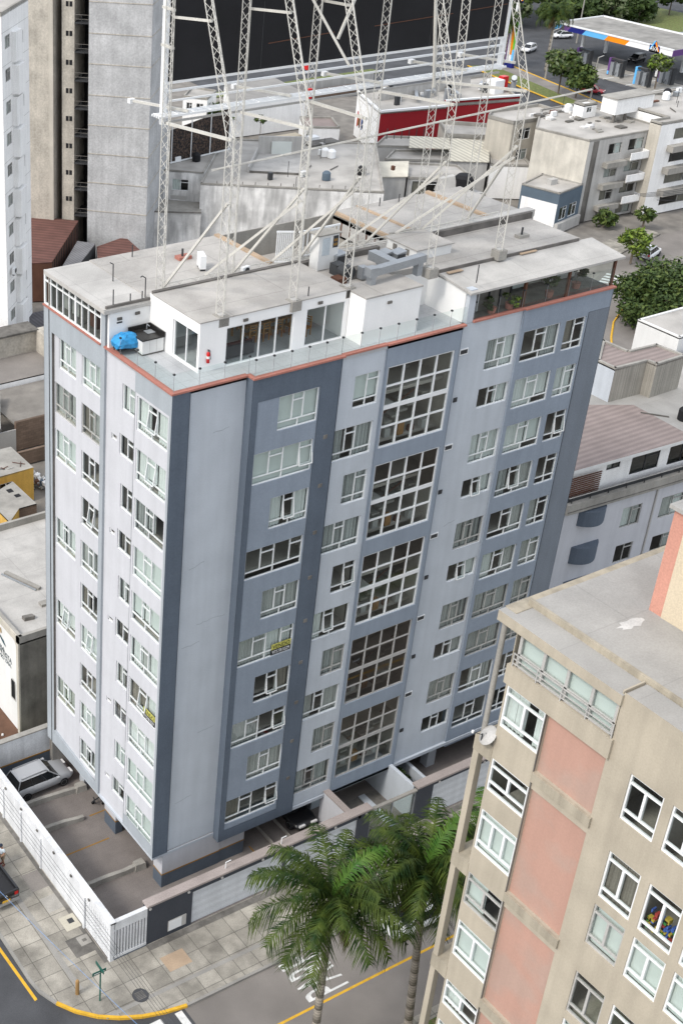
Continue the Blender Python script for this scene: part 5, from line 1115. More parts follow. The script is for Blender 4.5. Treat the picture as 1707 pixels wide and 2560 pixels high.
t, f = block("brown_shuttered_house", "grey flat roofed house with a dark open shuttered front", "house", [(97.4, 89.4), (105, 84.0), (107.6, 90.6), (101.6, 95.2)], 0, 5.1, M_greyw, M_roofg, {0: [(.6, 4.4, 2.6, 4.6), (5.5, 8.2, 2.6, 4.4)]}, "bkkk")
t = thing("water_tank", "round black water tank beside a crumpled grey cover on a roof", "water tank", (101.5, 83.5, 4)); part(t, "tank", lambda o: o.lathe((101.8, 83.2, 4.2), [(.1, 0), (1.3, .1), (1.3, 1.9), (.9, 2.3), (.3, 2.4)], M_black, n=20))
part(t, "cover", lambda o: o.hexa(((98.4, 84.2, 4), (100.8, 83, 4), (101.6, 84.8, 4), (99.2, 86, 4), (98.8, 84.4, 6.0), (100.4, 83.6, 6.4), (101.2, 84.8, 6.2), (99.5, 85.6, 5.8)), M_greyw)); part(t, "platform", lambda o: o.box(99, 81.5, 0, 104, 85, 4.1, M_greyw))
block("pale_blue_house", "tall pale bluish house wall beside the corrugated shelter", "house", [(112.3, 88.8), (117, 85.6), (120.2, 91), (116.5, 93.6)], 0, 5.0, M_wt, M_roofg)
t, f = block("cream_terrace_house", "cream house with a low roof terrace and brown glass front", "house", [(113.4, 99.3), (122.0, 92.8), (126, 97.5), (117.6, 105.6)], 0, 6.6, M_creamw, M_roofg, {0: [(5.6, 10.2, 3.4, 6.0)]}, "bb", par=.5)
# cream and grey apartment blocks on the right
t, f = block("cream_block", "cream apartment block behind the blank walled flats", "apartment building", [(114.8, 93.2), (115.4, 88.8), (119.6, 88.6), (126, 91), (126, 94.4), (117.1, 95)], 0, 10.6, M_creamw, M_roofg, {1: [(1.4, 3.4, 7.8, 9.4), (1.4, 3.4, 4.8, 6.4), (1.4, 3.4, 1.8, 3.4)]}, "kkkggk", par=.4)
HW = [(3.8, 6.2, z - 1.5, z) for z in (10.5, 7.3, 4.1, 1.6)] + [(7.5, 10.3, z - 1.6, z) for z in (10.7, 7.7, 4.7, 1.8)]
ab, f = block("balcony_flats", "grey flats with concrete balconies and a blank cream side wall", "apartment building", [(115.0, 74.7), (128.95, 74.2), (129.05, 89.4), (121, 89.4), (113.3, 82.8)], 0, 11.5, M_greyw, M_roofg, {0: HW}, "kwgbbkbg", edgem={4: mat("party_wall_cream", (.58, .55, .485), var=.08, blot=.15, bscale=.3, streak=.1)}, par=.15, frame=M_frameb)
for z in (7.5, 4.5, 1.5): part(ab, "planter_box", lambda o: o.fb(f[0], 3.2, 7.0, z - .1, z + .6, 0, .9, M_conc))
for z in (8.05, 5.0, 2.0): part(ab, "balcony", lambda o: (o.fb(f[0], 7.2, 10.6, z - .1, z + .05, 0, 1.1, M_conc), o.fb(f[0], 7.2, 10.6, z, z + 1.0, .98, 1.1, M_wt), o.fb(f[0], 10.5, 10.6, z, z + 1.0, 0, 1.1, M_wt)))
pieces(ab, "recess_shade", lambda o: (o.fb(f[0], .8, 1.8, 0, 11.2, 0, .02, M_concd), o.fb(f[0], 10.65, 11.2, 0, 11.2, 0, .02, M_concd)))  # flat strips on the wall, coloured dark for the shade of recesses
pieces(ab, "rubble_piece", lambda o: [o.box(x, y, 11.3, x + rnd.uniform(.3, 1.4), y + rnd.uniform(.3, 1.2), 11.36 + rnd.uniform(.05, .35), rnd.choice((M_conc, M_concd, M_stwhite))) for x, y in [(rnd.uniform(116, 127), rnd.uniform(76, 88)) for _ in range(34)]])
H2 = [(2.9, 9.9, a, b) for a, b in ((10.35, 11.9), (7.2, 8.8), (4.2, 5.75), (1.1, 2.6))]
a2, f = block("pale_flats", "pale flats with long planter balconies at the right edge above the street", "apartment building", [(125.6, 72.3), (145, 71.8), (145, 84), (129.1, 84), (129.1, 74.1), (125.6, 74.2)], 0, 13.0, M_wt, M_roofg, {0: H2}, "bkkb", edgem={5: M_creamw}, kind='l2', par=.25, frame=M_frameb)
for z in (8.9, 5.85, 2.75): part(a2, "planter_balcony", lambda o: o.fb(f[0], 2.0, 12, z, z + .85, 0, 1.1, M_conc))
t = thing("rooftop_room", "white box room raised on stilts on the flats roof", "rooftop room", (124.5, 79.4, 11.4)); part(t, "room", lambda o: o.box(124.6, 79.4, 12.5, 132, 82, 14.6, M_wt)); part(t, "roof", lambda o: o.box(124.4, 79.2, 14.6, 132.2, 82.2, 14.75, M_conc)); pieces(t, "stilt", lambda o: [o.box(x, 79.6, 11.3, x + .3, 79.9, 12.5, M_concd) for x in (124.8, 127, 129.5, 131.5)])
t, f = block("white_roof_hut", "small white hut with a window on the flats roof", "hut", [(122.6, 83.2), (125.2, 83.2), (125.2, 85), (122.6, 85)], 11.4, 13.4, M_wt, M_wt, {0: [(.7, 1.7, 12.1, 12.9)]}, "kk")
t, f = block("blue_parapet_house", "low house with a dark blue grey parapet below the blank cream wall", "house", [(107.9, 78.6), (109.3, 73.1), (115.2, 74.55), (113.7, 80.6)], 0, 5.6, M_bluegrey, M_roofg, {1: [(.8, 2.6, 1.6, 3.4), (3.2, 5.2, 1.6, 3.4)]}, "kkkk", par=.15)
part(t, "lower_wall", lambda o: (o.fb(f[0], .3, 5.6, 0, 4.0, 0, .06, M_wt), o.fb(f[1], .0, 6.0, 0, 1.4, 0, .5, M_greyw)))
pieces(t, "roof_object", lambda o: (o.box(111, 76.4, 5.4, 112.2, 77.2, 6.2, M_frameb), o.box(112.4, 77, 5.4, 112.9, 77.8, 5.9, M_frame)))
# pink roofed building right of the tower
E0 = (44.8, 11.7)
kx = lambda v: v * .955
kz = lambda v: 11.3 - (10 - v) * .955
HK = [(kx(a), kx(b), kz(c), kz(d)) for a, b, c, d in ((4.3, 5.8, 8.4, 9.15), (7.1, 10.3, 7.3, 9.1), (11.4, 14.4, 7.2, 9.1))]
HL = [(kx(a), kx(b), kz(c), kz(d)) for a, b, c, d in ((2.2, 4.0, 2.3, 4.1), (6.9, 9.1, 2.4, 4.4), (7.1, 9.1, -1.2, .6), (11.4, 14.1, 2.2, 4.3), (11.4, 14.1, -1.2, .4), (2.0, 3.9, -1.3, .4))]
pk, f = block("pink_roofed_house", "pale grey building with a pink tiled roof and curved slate balconies", "apartment building", [(44.8, 11.7), (62, 10.7), (63, 21), (44.8, 21)], 0, kz(6.0), M_left, M_conc, {0: HL}, "ggwgkkgwkgkk", par=.0, frame=M_frameb)
pu, fu = block("pink_roof_attic", "white attic storey under the pink tiled roof, set behind a dark rail", "attic", [(44.9, 12.2), (62, 11.2), (62.9, 20.9), (44.9, 20.9)], kz(6.0), 11.0, M_wt, M_conc, {0: HK}, "gkkkkk", par=0, frame=M_darkmetal)
part(pu, "roof", lambda o: (o.prism([(44.4, 11.3), (57.0, 10.6), (57.4, 17.0), (53.8, 19.0), (44.4, 19.3)], 11.0, 11.3, M_white, M_pinktile), o.prism([(57.0, 10.6), (63.2, 10.2), (63.4, 21), (53.8, 21.2), (53.8, 19.0), (57.4, 17.0)], 11.0, 11.28, M_white, M_deck)))
part(pu, "louvre_screen", lambda o: [o.fb(fu[0], .1, 3.3, kz(6.9) + .19 * k, kz(6.9) + .19 * k + .1, .3, .36, M_brown) for k in range(10)])
part(pk, "cornice", lambda o: (o.fb(f[0], -.1, 17.4, kz(5.75), kz(6.7), 0, .45, M_conc), o.fb(f[0], -.1, 17.4, kz(6.0) , kz(6.06), .45, .5, M_concd)))
part(pk, "rail", lambda o: (o.fb(f[0], 0, 17.3, kz(7.2), kz(7.26), .2, .26, M_frameb), [o.fb(f[0], .3 + 1.9 * k, .36 + 1.9 * k, kz(6.6), kz(7.2), .2, .26, M_darkmetal) for k in range(9)], o.fb(f[0], 0, 17.3, kz(6.68), kz(7.1), .0, .04, M_darkmetal)))
def curved(o, z0_, z1_):
    rings = []
    for k in range(11):
        a = k / 10; u = kx(1.6) + kx(2.95) * a; d = .15 + .75 * math.sin(math.pi * a) ** .7
        rings.append([f[0].p(u, z0_, 0), f[0].p(u, z0_, d), f[0].p(u, z1_, d), f[0].p(u, z1_, 0)])
    o.loft(rings, M_dark)
for a, b in ((4.2, 5.6), (.5, 2.1), (-3.0, -1.4)): part(pk, "curved_balcony", lambda o: curved(o, kz(a), kz(b)))
for a, b in ((.5, 2.1), (-3, -1.4)): part(pk, "slate_balcony", lambda o: o.fb(f[0], kx(14.5), 17.2, kz(a), kz(b), 0, .7, M_dark))
pieces(pk, "drainpipe", lambda o: (o.fb(f[0], kx(10.4), kx(10.55), 0, kz(5.7), 0, .12, M_frameb), o.fb(f[0], 0, kx(6.3), 0, kz(5.7), 0, .10, M_left)))
t, f = block("stair_head_house", "stepped cement stair head with pink flat roofs above the pink tiled roof", "stair head", [(55.9, 18.4), (59.5, 18.2), (59.6, 17.3), (63.2, 17.4), (62.9, 20.2), (59.7, 20.4), (59.6, 23.1), (55.9, 20.3)], 10.8, 14.4, mat("cement_ribbed", (.33, .31, .27), streak=.25, stretch=(5, 5, .05), var=.1), M_pinktile, par=.12, edgem={7: M_light})
block("white_stair_house", "plain white cube house beyond the pink roofs", "house", [(75, 31.5), (75, 26.6), (84, 26.6), (84, 31.5)], 0, 10, M_creamw and M_white, M_roofg, par=.1)
block("brown_yard_house", "brown walled house in the shade at the right edge beside the white cube", "house", [(68, 16), (80, 15.5), (80, 26), (68, 26)], 0, 8.5, M_concd, M_roofg, par=.3)
# church and yards on the left
ch, f = block("church", "white fronted church with grey cement side wall beside the tower", "church", [(-.25, 16.55), (9.5, 16.55), (9.5, 30), (-.25, 30)], 0, 8.25, mat("church_cement", (.20, .19, .165), var=.2, blot=.3, bscale=.5, streak=.2), M_roof2, {}, par=.5, edgem={3: M_white})
FCH = Frame((-.25, 0, 0), (0, 1, 0), (-1, 0, 0))
def chfront(o):
    o.fb(FCH, 16.55, 16.85, 0, 8.25, 0, .12, M_creamw); o.fb(FCH, 16.55, 30, 7.75, 8.25, 0, .12, M_creamw)
    o.face([FCH.p(u, z, .06) for u, z in ((16.85, 7.75), (16.85, 7.0), (16.95, 7.3), (17.15, 7.55), (17.5, 7.75))], M_creamw)
part(ch, "front_frame", chfront)
def chwin(o):
    pts = [(17.2, 2.35), (18.0, 2.3), (18.0, 3.8), (17.8, 4.05), (17.6, 4.12), (17.4, 4.05), (17.2, 3.85)]
    o.face([FCH.p(u, z, .012) for u, z in pts], M_frameb); o.face([FCH.p(17.6 + (u - 17.6) * .62, 3.2 + (z - 3.2) * .85, .02) for u, z in pts], M_black)
    for k in range(5): o.fb(FCH, 17.36 + .11 * k, 17.39 + .11 * k, 2.5, 4.0, .02, .05, M_darkmetal)
part(ch, "window", chwin)
M_letter = mat("letter_steel", (.16, .18, .19), rough=.4)
for s, y, z, wd, h in (("IGLESIA", 20.9, 5.62, 2.1, .26), ("ADVENTISTA", 21.05, 5.22, 3.3, .42), ("DEL 7MO DIA", 20.95, 4.84, 3.1, .30)):
    o = textmesh(s, M_letter, "sign_lettering", ch, (-.27, y, z), (0, -1, 0), (0, 0, 1), wd, h, .03); o.matrix_parent_inverse = Matrix.Translation(-ch.location)
part(ch, "emblem", lambda o: (o.face([FCH.p(*q) for q in ((18.55, 6.15, .03), (18.9, 6.5, .03), (19.6, 6.75, .03), (19.45, 6.5, .03), (18.95, 6.25, .03))], mat("emblem_teal", (.03, .08, .10))), o.face([FCH.p(*q) for q in ((20.6, 6.15, .03), (20.2, 6.5, .03), (19.6, 6.75, .03), (19.7, 6.5, .03), (20.2, 6.25, .03))], MATS["emblem_teal"]), o.face([FCH.p(*q) for q in ((19.3, 6.85, .03), (19.15, 7.05, .03), (19.3, 7.4, .03), (19.5, 7.1, .03))], mat("emblem_gold", (.35, .25, .12)))))
pieces(ch, "roof_object", lambda o: (o.box(3, 19.5, 7.75, 4.2, 20.0, 7.95, M_conc), o.hexa(((1.2, 18.6, 7.76), (1.9, 18.5, 7.76), (1.9, 18.9, 7.76), (1.2, 19, 7.76), (1.25, 18.65, 8.0), (2.0, 18.55, 8.0), (1.9, 18.9, 8.0), (1.2, 19, 8.0)), M_concd), o.bar((2.4, 24.5, 7.8), (3.6, 21.5, 7.8), .1, .12, M_metal), o.bar((2.7, 24.5, 7.85), (3.9, 21.5, 7.85), .3, .2, M_conc)))
g = MB(); g.box(-5, 13.6, -.2, -.3, 40, .02, M_grass); g.box(-1.2, 16.4, .02, -.25, 40, .05, mat("bare_soil", (.13, .07, .045), var=.3)); tag(g.build("lawn"), kind='stuff')
t = thing("zigzag_border", "zigzag flower border of black and white stones by the church", "flower border", (-1.9, 17.5, 0)); rnd = random.Random(9)
pieces(t, "border_stone", lambda o: [o.lathe((-1.5 - .35 * abs((k % 6) - 3) + rnd.uniform(-.05, .05), 16.6 + .14 * k, .05), [(.02, 0), (.10, .03), (.08, .14), (.02, .17)], M_white if k % 2 else M_black, n=6) for k in range(36)])
part(t, "soil_bed", lambda o: o.box(-2.8, 16.4, .02, -1.2, 21.8, .05, MATS["bare_soil"]))
t, f = block("ruined_house", "roofless ruined house with a mossy wall and dark doorway behind a white wall", "ruin", [(17, 61), (30.5, 61), (30.5, 66.6), (17, 66.6)], 0, 3.3, M_wt, M_asph2, par=0)
part(t, "inner_wall", lambda o: (o.box(17, 66.3, 3.3, 27.2, 66.6, 5.6, M_raw2), o.box(27.2, 62.6, 3.3, 30.5, 66.6, 5.7, M_raw2), o.box(27.18, 63.1, 3.3, 27.2, 64.0, 5.2, M_black), o.box(17, 66, 5.6, 27.4, 68.4, 5.8, M_concd)))
t = thing("plank_deck", "dark plank roof at the foot of the white tower", "deck", (26, 69, 0)); part(t, "deck", lambda o: o.prism([(22, 69.0), (33, 69.2), (36.5, 76), (32, 76.2), (25.9, 70)], 2.7, 2.95, mat("deck_purple", (.12, .115, .125), wave=('X', .7, .3)))); part(t, "wall", lambda o: o.prism([(22.2, 69.2), (33, 69.4), (36, 76), (32, 76.1), (25.9, 70.1)], 0, 2.7, M_wt))
t = thing("metal_shed_roof", "pale corrugated sheet roof over a shed in the left yard", "shed", (15, 53, 0)); part(t, "roof", lambda o: o.hexa(((12, 52.2, 2.9), (16.4, 52.9, 2.9), (19.2, 58.6, 3.9), (13, 59.5, 3.9), (12, 52.2, 3.0), (16.4, 52.9, 3.0), (19.2, 58.6, 4.0), (13, 59.5, 4.0)), mat("sheet_pale", (.50, .50, .46), wave=('X', .5, .3)))); part(t, "wall", lambda o: o.box(13, 53.5, 0, 16.8, 57, 2.8, M_concd))
t = thing("brick_yard_wall", "brown brick wall across the cluttered left yard", "wall", (18, 53.4, 0)); part(t, "wall", lambda o: (o.box(18.2, 53.3, 0, 26, 53.6, 3, M_brick), o.box(15, 53.3, 0, 18.2, 53.4, 2.3, M_frameb), o.box(17, 50.5, 0, 26, 50.8, 1.4, M_brick))); part(t, "slab", lambda o: o.box(18.2, 53.6, 2.6, 27, 60.8, 2.75, M_ground))
t, f = block("ochre_house", "ochre yellow house with a bare concrete roof littered with rods", "house", [(9, 44.3), (15.4, 44.4), (15.4, 48.8), (9, 49)], 0, 3.3, M_yw, M_conc, {0: [(3.0, 4.3, .2, 2.5), (1.0, 2.4, 1.0, 2.4)]}, "kkkk", par=0)
pieces(t, "scrap_rod", lambda o: [o.bar((x, y, 3.34), (x + rnd.uniform(-1, 1), y + rnd.uniform(-.8, .8), 3.4), .05, .05, rnd.choice((M_brown, M_darkmetal, M_frameb))) for x, y in [(rnd.uniform(10, 15), rnd.uniform(44.8, 48.4)) for _ in range(18)]])
t, f = block("yellow_annexe", "small yellow walled annexe with two square holes in its roof", "annexe", [(9.6, 37.6), (11.3, 39.2), (12.95, 39.2), (12.9, 43.5), (11.2, 42.8), (9.6, 42)], 0, 3, M_yw, M_conc, par=0, edgem={1: M_brick}); pieces(t, "roof_hole", lambda o: (o.box(11.7, 41.9, 3.0, 12.2, 42.5, 3.012, M_black), o.box(11.9, 40.9, 3.0, 12.4, 41.4, 3.012, M_black)))
t = thing("rubbish_heap", "heap of white rubbish and rubble in the left yard", "rubbish heap", (17, 46, 0))
pieces(t, "rubbish_piece", lambda o: [o.hexa([(x + a * s, y + b * s, z_ + c * s) for a, b, c in ((-.5, -.5, 0), (.5, -.4, 0), (.5, .5, 0), (-.4, .5, 0), (-.4, -.4, .6), (.4, -.4, .5), (.4, .4, .7), (-.4, .3, .5))], rnd.choice((M_white, M_wt, M_frameb, M_bluegrey, M_brown))) for x, y, z_, s in [(rnd.gauss(17, .8), rnd.gauss(46.3, 1.0), rnd.uniform(0, .5), rnd.uniform(.15, .55)) for _ in range(70)]])

# ================================================================ the far streets and the filling station
g = MB(); g.face(((76, 24, -.138), (100, 22, -.138), (150, 55, -.138), (150, 66, -.138), (122, 66, -.138), (104, 60, -.138), (90, 52, -.138), (80, 44, -.138)), M_asph2)
g.face(((148, 90, -.138), (330, 90, -.138), (330, 260, -.138), (120, 260, -.138), (112, 150, -.138), (150, 140, -.138)), M_asph); structure(g, "far_road")
g = MB(); g.prism([(160.5, 112), (164, 112), (173, 150), (168.5, 152)], -.13, 0, M_grass); g.prism([(108, 155), (150, 156), (150, 159), (108, 158)], -.13, 0, M_grass); g.prism([(222, 150), (250, 150), (250, 175), (222, 172)], -.13, 0, M_grass)
tag(g.build("grass_verge"), kind='stuff')
g = MB(); g.prism([(164, 112), (167.5, 112), (177, 152), (173, 150)], -.13, .02, M_asph2); g.prism([(184, 119), (193, 119), (193, 145), (184, 145)], -.135, .0, M_conc); g.prism([(106, 62), (122, 66), (122, 69), (104, 66)], -.13, .05, M_pave)
structure(g, "far_footway")
g = MB()
for a, b in (((167.5, 112), (177, 152)), ((160.4, 112), (168.4, 152))): g.bar((*a, .03), (*b, .03), .3, .12, M_yel)
g.path([(86, 42, -.12), (89.5, 45.2, -.12), (93, 48, -.12), (97.3, 50.4, -.12), (100, 51.4, -.12)], .12, M_yel)
for k in range(6): g.face([(100.8 + .9 * k, 54.6 + .45 * k, -.13), (101.3 + .9 * k, 54.8 + .45 * k, -.13), (100.1 + .9 * k, 57.2 + .45 * k, -.13), (99.6 + .9 * k, 57.0 + .45 * k, -.13)], M_wline)
for y in (120.5, 126, 131.5, 137): g.box(183.4, y, .0, 193, y + .25, .01, M_wline)
structure(g, "far_road_marking")
M_cn = [mat("canopy_%s" % n, c, rough=.4, var=.03) for n, c in (("sky", (.13, .45, .80)), ("purple", (.13, .06, .20)), ("navy", (.012, .018, .16)), ("orange", (.80, .26, .01)), ("snow", (.80, .80, .80)))]
t = thing("station_canopy", "filling station canopy with a striped purple, blue, orange and white fascia", "canopy", (191, 123.4, 0))
part(t, "roof", lambda o: (o.box(191.1, 123.4, 5.1, 204.5, 152, 6.0, mat("canopy_deck", (.27, .26, .24), var=.2, blot=.2)), o.box(190.9, 123.2, 6.0, 191.3, 152.3, 6.25, M_frame), o.box(191, 152, 5.1, 204.6, 152.3, 6.25, M_frame), o.box(204.4, 123.3, 5.1, 204.7, 152.3, 6.25, M_frame)))
def fascia(o):
    ys = [152.2, 150.6, 148.4, 144.6, 139.0, 133.8, 123.3]
    for k, m in enumerate((M_cn[0], M_cn[1], M_cn[2], M_cn[0], M_cn[3], M_cn[4])):
        a, b = ys[k], ys[k + 1]; s0 = .5 if k else 0; s1 = .5 if k < 5 else 0
        o.hexa(((191.0, a + s0, 5.0), (191.0, b + s1, 5.0), (191.1, b + s1, 5.0), (191.1, a + s0, 5.0), (191.0, a - s0, 6.1), (191.0, b - s1, 6.1), (191.1, b - s1, 6.1), (191.1, a - s0, 6.1)), m)
    o.box(191, 123.15, 5.0, 204.6, 123.3, 6.1, M_cn[1])
part(t, "fascia", fascia)
for x, y in ((194, 128), (201, 128), (194, 147), (201, 147)): part(t, "column", lambda o: o.box(x, y, 0, x + .5, y + .5, 5.1, M_frame))
def logo(t, x, y, z, s, name="logo"):
    pr = [(-.9, -.8), (.9, -.8), (1.05, -.5), (.25, 1.0), (-.15, 1.05), (-1.05, -.45)]
    def fn(o):
        o.face([(x, y - a * s, z + b * s) for a, b in pr], M_cn[2]); o.face([(x - .02, y - a * s, z + b * s) for a, b in ((-1.0, -.4), (-.15, 1.05), (.1, 1.0), (-.6, -.3))], M_cn[0]); o.face([(x - .02, y - a * s, z + b * s) for a, b in ((.2, .95), (1.05, -.5), (.7, -.55), (.0, .7))], M_cn[3])
        o.prism([(x, y - 1.0 * s), (x + .2, y - 1.0 * s), (x + .2, y + 1.0 * s), (x, y + 1.0 * s)], z - .8 * s, z + .3 * s, M_cn[2])
    part(t, name, fn)
    o = textmesh("AVA", M_cn[4], "logo_lettering", t, (x - .05, y + .8 * s, z - .55 * s), (0, -1, 0), (0, 0, 1), 1.6 * s, .7 * s, .03); o.matrix_parent_inverse = Matrix.Translation(-t.location)
logo(t, 190.85, 127.4, 5.9, 1.15)
t = thing("price_pylon", "tall multicoloured filling station price pylon beside palms", "pylon sign", (174.6, 147.5, 0))
part(t, "stripe_panel", lambda o: (o.box(174.4, 146.3, .6, 174.8, 148.7, 9.0, M_cn[4]), o.box(174.3, 148.1, .9, 174.38, 148.7, 6.5, M_cn[1]), o.hexa(((174.3, 147.3, 2.5), (174.3, 146.8, 2.5), (174.38, 146.8, 2.5), (174.38, 147.3, 2.5), (174.3, 147.7, 8.2), (174.3, 146.9, 8.2), (174.38, 146.9, 8.2), (174.38, 147.7, 8.2)), M_cn[3]), o.hexa(((174.3, 146.8, 3.5), (174.3, 146.4, 3.5), (174.38, 146.4, 3.5), (174.38, 146.8, 3.5), (174.3, 146.9, 8.8), (174.3, 146.3, 8.8), (174.38, 146.3, 8.8), (174.38, 146.9, 8.8)), mat("stripe_green", (.15, .5, .05))), o.box(174.3, 146.3, .9, 174.38, 146.8, 3.4, M_cn[0]), o.box(174.25, 146.2, .0, 174.9, 148.8, .9, M_cn[2])))
part(t, "pole", lambda o: o.box(174.45, 147.3, 8.8, 174.75, 147.7, 14.5, M_frame)); logo(t, 174.3, 147.6, 13.4, 1.5)
def pump(label, x, y, m):
    t = thing("fuel_pump", label, "fuel pump", (x, y, 0), 0, "fuel pumps under the canopy")
    o = MB(); o.box(-.6, -1.5, -.05, .6, 1.5, .18, M_conc); o.build("island", t)
    for yy in (-.9, .5): o = MB(); o.box(-.5, yy, .18, .5, yy + .8, 2.6, M_metal); o.box(-.42, yy + .1, 1.2, -.4, yy + .65, 1.8, M_black); o.box(-.43, yy + .15, .5, -.4, yy + .6, .9, M_darkmetal); o.build("dispenser", t)
    o = MB(); o.box(-.55, 1.3, .18, .55, 1.75, 3.3, m); o.box(-.45, -1.6, .18, .45, -1.3, 3.0, M_darkmetal); o.box(-.4, -1.6, 2.95, .4, 1.5, 3.3, M_darkmetal); o.box(-.6, 1.35, .3, -.55, 1.7, .9, M_cn[0]); o.build("gantry", t)
    o = MB(); o.path(((-.45, -.4, 1.1), (-.65, -.3, .5), (-.5, .2, .4), (-.45, .6, 1.0)), .035, M_rubber); o.build("hose", t)
for a in (("fuel pump at the far left end of the canopy", 188.3, 141, M_cn[1]), ("fuel pump with a purple post in the middle of the forecourt", 187.0, 131.8, M_cn[1]), ("fuel pump behind the small bright green tree", 185.5, 124.2, M_cn[0]), ("dark fuel pump nearest the purple canopy end", 190.6, 123.2, M_cn[1])): pump(*a)
car("white SUV parked at the far corner of the station canopy", 204.5, 162.0, -.13, R(160), P_white)
car("white SUV driving beside the striped pylon", 188.5, 155.8, -.13, R(200), P_white)
car("red car under the dark tree by the station", 173.6, 125.2, -.13, R(-60), P_red, 4.3, 1.8, 1.5, "sedan")
car("black SUV under the white end of the canopy", 201, 139, -.13, R(190), P_black)
car("white car at the right edge of the forecourt", 204.8, 128.6, -.13, R(180), P_white, 4.3, 1.8, 1.5, "sedan")
car("dark car driving behind the canopy roof", 226, 149, -.13, R(170), P_grey, 4.4, 1.8, 1.5, "sedan")
car("silver car high in the photo between the trees", 248, 181, -.13, R(170), P_silver, 4.4, 1.8, 1.5, "sedan")
car("navy car on the road below the black billboard", 113.5, 145.2, -.13, R(10), P_blue, 4.4, 1.8, 1.5, "sedan")
car("white SUV with a dark sunroof parked by the bright green tree", 113.8, 60.9, -.13, R(20), P_white)
block("station_shop", "white station shop with a green and orange edge stripe behind the canopy", "shop", [(214, 134), (214, 122), (230, 122), (230, 134)], 0, 7, M_white, M_roofg, par=.3)
for a in (("concrete lamp post beside the canopy corner", 203.6, 157, 11), ("white leaning post beside the red car", 169.1, 121.6, 7.5), ("thin grey lamp post beside the first forecourt tree", 173.6, 136.8, 9), ("white street lamp post beside the tower's right corner", 98, 63.5, 5)):
    t = thing("lamp_post", a[0], "lamp post", (a[1], a[2], -.1)); o = MB(); o.tube((0, 0, 0), (.1, 0, a[3]), .18, M_conc, 8, .1); o.build("pole", t); o = MB(); o.bar((.1, 0, a[3]), (1.2, -.2, a[3] + .3), .12, .1, M_frameb); o.build("arm", t)
part(thing("block_wall", "grey block wall with a small red box on the far side of the road", "wall", (118, 150, 0)), "wall", lambda o: (o.box(118, 148, 0, 141, 148.4, 2.4, M_greyw), o.box(126, 146, 0, 136, 146.4, 1.5, M_brick), o.box(124.5, 146, 0, 125.3, 146.6, 1.8, M_fire)))
t = thing("petrol_price_sign", "red and white sign board standing by the road under the billboard", "sign", (128.5, 152.5, 0)); part(t, "board", lambda o: (o.box(128.4, 151.8, 3.5, 128.8, 153.2, 6.5, M_fire), o.box(128.4, 151.8, 6.5, 128.8, 153.4, 7.2, M_frame))); part(t, "post", lambda o: o.box(128.5, 152.4, 0, 128.7, 152.6, 3.5, M_darkmetal))
# trees
GT = "street trees by the filling station"
tree("dark drooping tree in front of the forecourt", 167.4, 127.6, 0, 8.2, 3.3, (L_grey, L_dark, L_mid), 21, 1500, .55, group=GT)
tree("greener bushy tree beside the red car", 167.8, 123.8, 0, 6.0, 3.0, (L_dark, L_mid), 22, 1500, .5, group=GT)
tree("small bright green tree before the right hand pumps", 186.2, 121.8, 0, 6.3, 2.2, (L_light, L_grey), 23, 900, .5, group=GT)
palm("tall palm with a shaggy crown to the right of the striped pylon", (178.5, 141.5, 0), (179.2, 142, 10.5), 4.6, 30, 24, 0, 6, group="palms by the filling station")
palm("slender palm right in front of the striped pylon", (173.2, 147.6, 0), (173.4, 147.6, 8.6), 3.0, 22, 25, 0, 3, group="palms by the filling station")
AV = [(207, 178, 10, 5, L_mid), (216, 184, 10, 5.5, L_dark), (222, 174, 9, 5, L_dark), (229, 181, 10, 6, L_grey), (233, 170, 9, 5.0, L_dark), (240, 177, 9, 5, L_grey), (245, 168, 8, 4.5, L_dark), (212, 172, 6.5, 4.6, L_mid), (219, 170.5, 6.2, 4.6, L_dark), (226, 169.5, 6.4, 4.6, L_grey), (232.5, 166, 5.8, 4.4, L_dark), (203, 176, 7, 4.5, L_grey)]
AV.sort(key=lambda q: (Vector(q[:2]).to_3d() - cam.matrix_world.translation).dot(rt) / (Vector(q[:2]).to_3d() - cam.matrix_world.translation).dot(fw))
NUM = ("leftmost", "second from left", "third from left", "fourth from left", "fifth from left", "sixth from left", "seventh from left", "sixth from right", "fifth from right", "fourth from right", "third from right", "second from right", "rightmost")
for k, (x, y, h, r, m) in enumerate(AV):
    tree("%s avenue tree behind the canopy, %s of the row" % (("olive", "dark", "greyish")[[L_mid, L_dark, L_grey].index(m)], (NUM[k] if k < 6 else NUM[len(NUM) - len(AV) + k])), x, y, 0, h, r, (m, L_dark), 40 + k, 1300, .7, .62, group="avenue trees at the top of the photo")
tree("large dense dark green tree at the right edge of the photo", 97.8, 45.2, 0, 6.2, 6.4, (L_dark, L_dark, L_dark, L_mid), 60, 15000, .30, .5, tr=.35, clumps=46)
tree("bright green young tree beside the white SUV", 109.6, 60.2, 0, 4.6, 2.3, (L_light, L_mid), 61, 1100, .34)
tree("dark garden shrub below the balcony flats", 117.5, 71.8, 0, 2.6, 1.8, (L_dark, L_mid), 62, 600, .34, name="shrub", cat="shrub")
tree("second garden shrub between the flats and the street poles", 121.5, 68.6, 0, 3.2, 1.4, (L_dark, L_mid), 63, 500, .34, name="shrub", cat="shrub")
tree("low red flowered shrub against the restaurant wall", 128, 107.3, 0, 3.8, 1.8, (L_mid, L_light, L_dark), 64, 700, .36, name="shrub", cat="shrub")
cable("street_cables", "tangle of dark cables over the street below the pale flats", [((118, 67 + .4 * k, 5.5), (140, 62 + k, 6.5)) for k in range(4)] + [((121, 67, 4.6), (138, 60, 5.2)), ((124, 66.4, 5), (138, 66.5, 5.8))], .035)
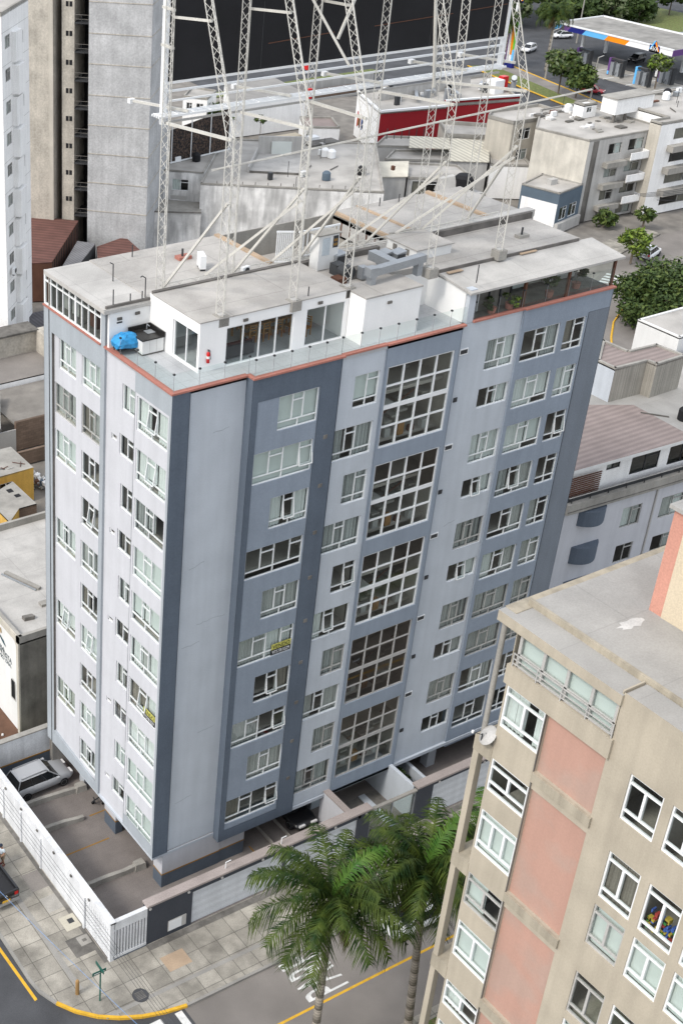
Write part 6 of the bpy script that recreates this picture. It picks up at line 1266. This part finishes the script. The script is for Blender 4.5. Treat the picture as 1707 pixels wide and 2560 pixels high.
# aerials, pipes and tanks on the neighbouring roofs
rnd = random.Random(31)
def litter(t, x0, x1, y0, y1, z, n):
    o = Pieces("roof_object", t)
    for k in range(n):
        x, y = rnd.uniform(x0, x1), rnd.uniform(y0, y1); q = k % 5
        if q == 0: o.tube((x, y, z - .1), (x, y, z + rnd.uniform(.8, 2.2)), .04, M_darkmetal)
        elif q == 1: o.lathe((x, y, z), [(.05, 0), (.55, .02), (.55, .9), (.3, 1.15), (.05, 1.2)], rnd.choice((M_black, M_bluegrey, M_frame)), n=12)
        elif q == 2: a = rnd.uniform(0, 3.1); o.bar((x, y, z + .06), (x + 2.2 * math.cos(a), y + 2.2 * math.sin(a), z + .06), .1, .1, M_concd)
        elif q == 3: o.box(x, y, z, x + rnd.uniform(.3, 1.2), y + rnd.uniform(.3, .9), z + rnd.uniform(.15, .7), rnd.choice((M_greyw, M_conc, M_metal, M_brown)))
        else: o.box(x, y, z, x + .9, y + .4, z + .7, M_frame)
litter(lw, 74, 90, 84, 90, 8.5, 9); litter(lw, 84, 90, 92, 100, 8.5, 8); litter(s4, 65, 70, 98, 105, 9.0, 5); litter(a2, 131, 143, 74, 83, 12.8, 12); litter(ab, 116, 127, 84, 89, 11.4, 5); litter(pu, 58, 61, 12, 15, 11.28, 3)
# banners in the windows
M_ban = mat("banner_black", (.012, .012, .014), rough=.5); M_ylet = mat("banner_yellow", (.50, .48, .12)); 
def banner(label, F, u0, u1, z0, d):
    t = thing("sale_banner", label, "banner", tuple(F.p(u0, z0, d))); h = .75
    part(t, "sheet", lambda o: (o.fb(F, u0, u1, z0, z0 + h, d - .012, d, M_ban), o.fb(F, u0, u1, z0 + h * .5, z0 + h, d, d + .004, M_ylet)))
    rx = F.u if F.u.cross(Vector((0, 0, 1))).dot(F.n) > 0 else -F.u; uu = u0 if rx == F.u else u1
    for s, z, hh, m in (("VENDO", z0 + h * .56, h * .34, M_ban), ("975781029", z0 + h * .1, h * .3, M_frame)):
        o = textmesh(s, m, "banner_lettering", t, tuple(F.p(uu, z, d + .012) + rx * .08), rx, (0, 0, 1), (u1 - u0) - .16, hh, .003); o.matrix_parent_inverse = Matrix.Translation(-t.location)
banner("black and yellow VENDO sale banner in a wide window of the slate bay", FR, 6.95, 8.3, TZ(5) - 1.78, .50)
banner("VENDO sale banner in a window of the white left facade", FL, .3, 1.5, TZ(6) - 1.8, .12)
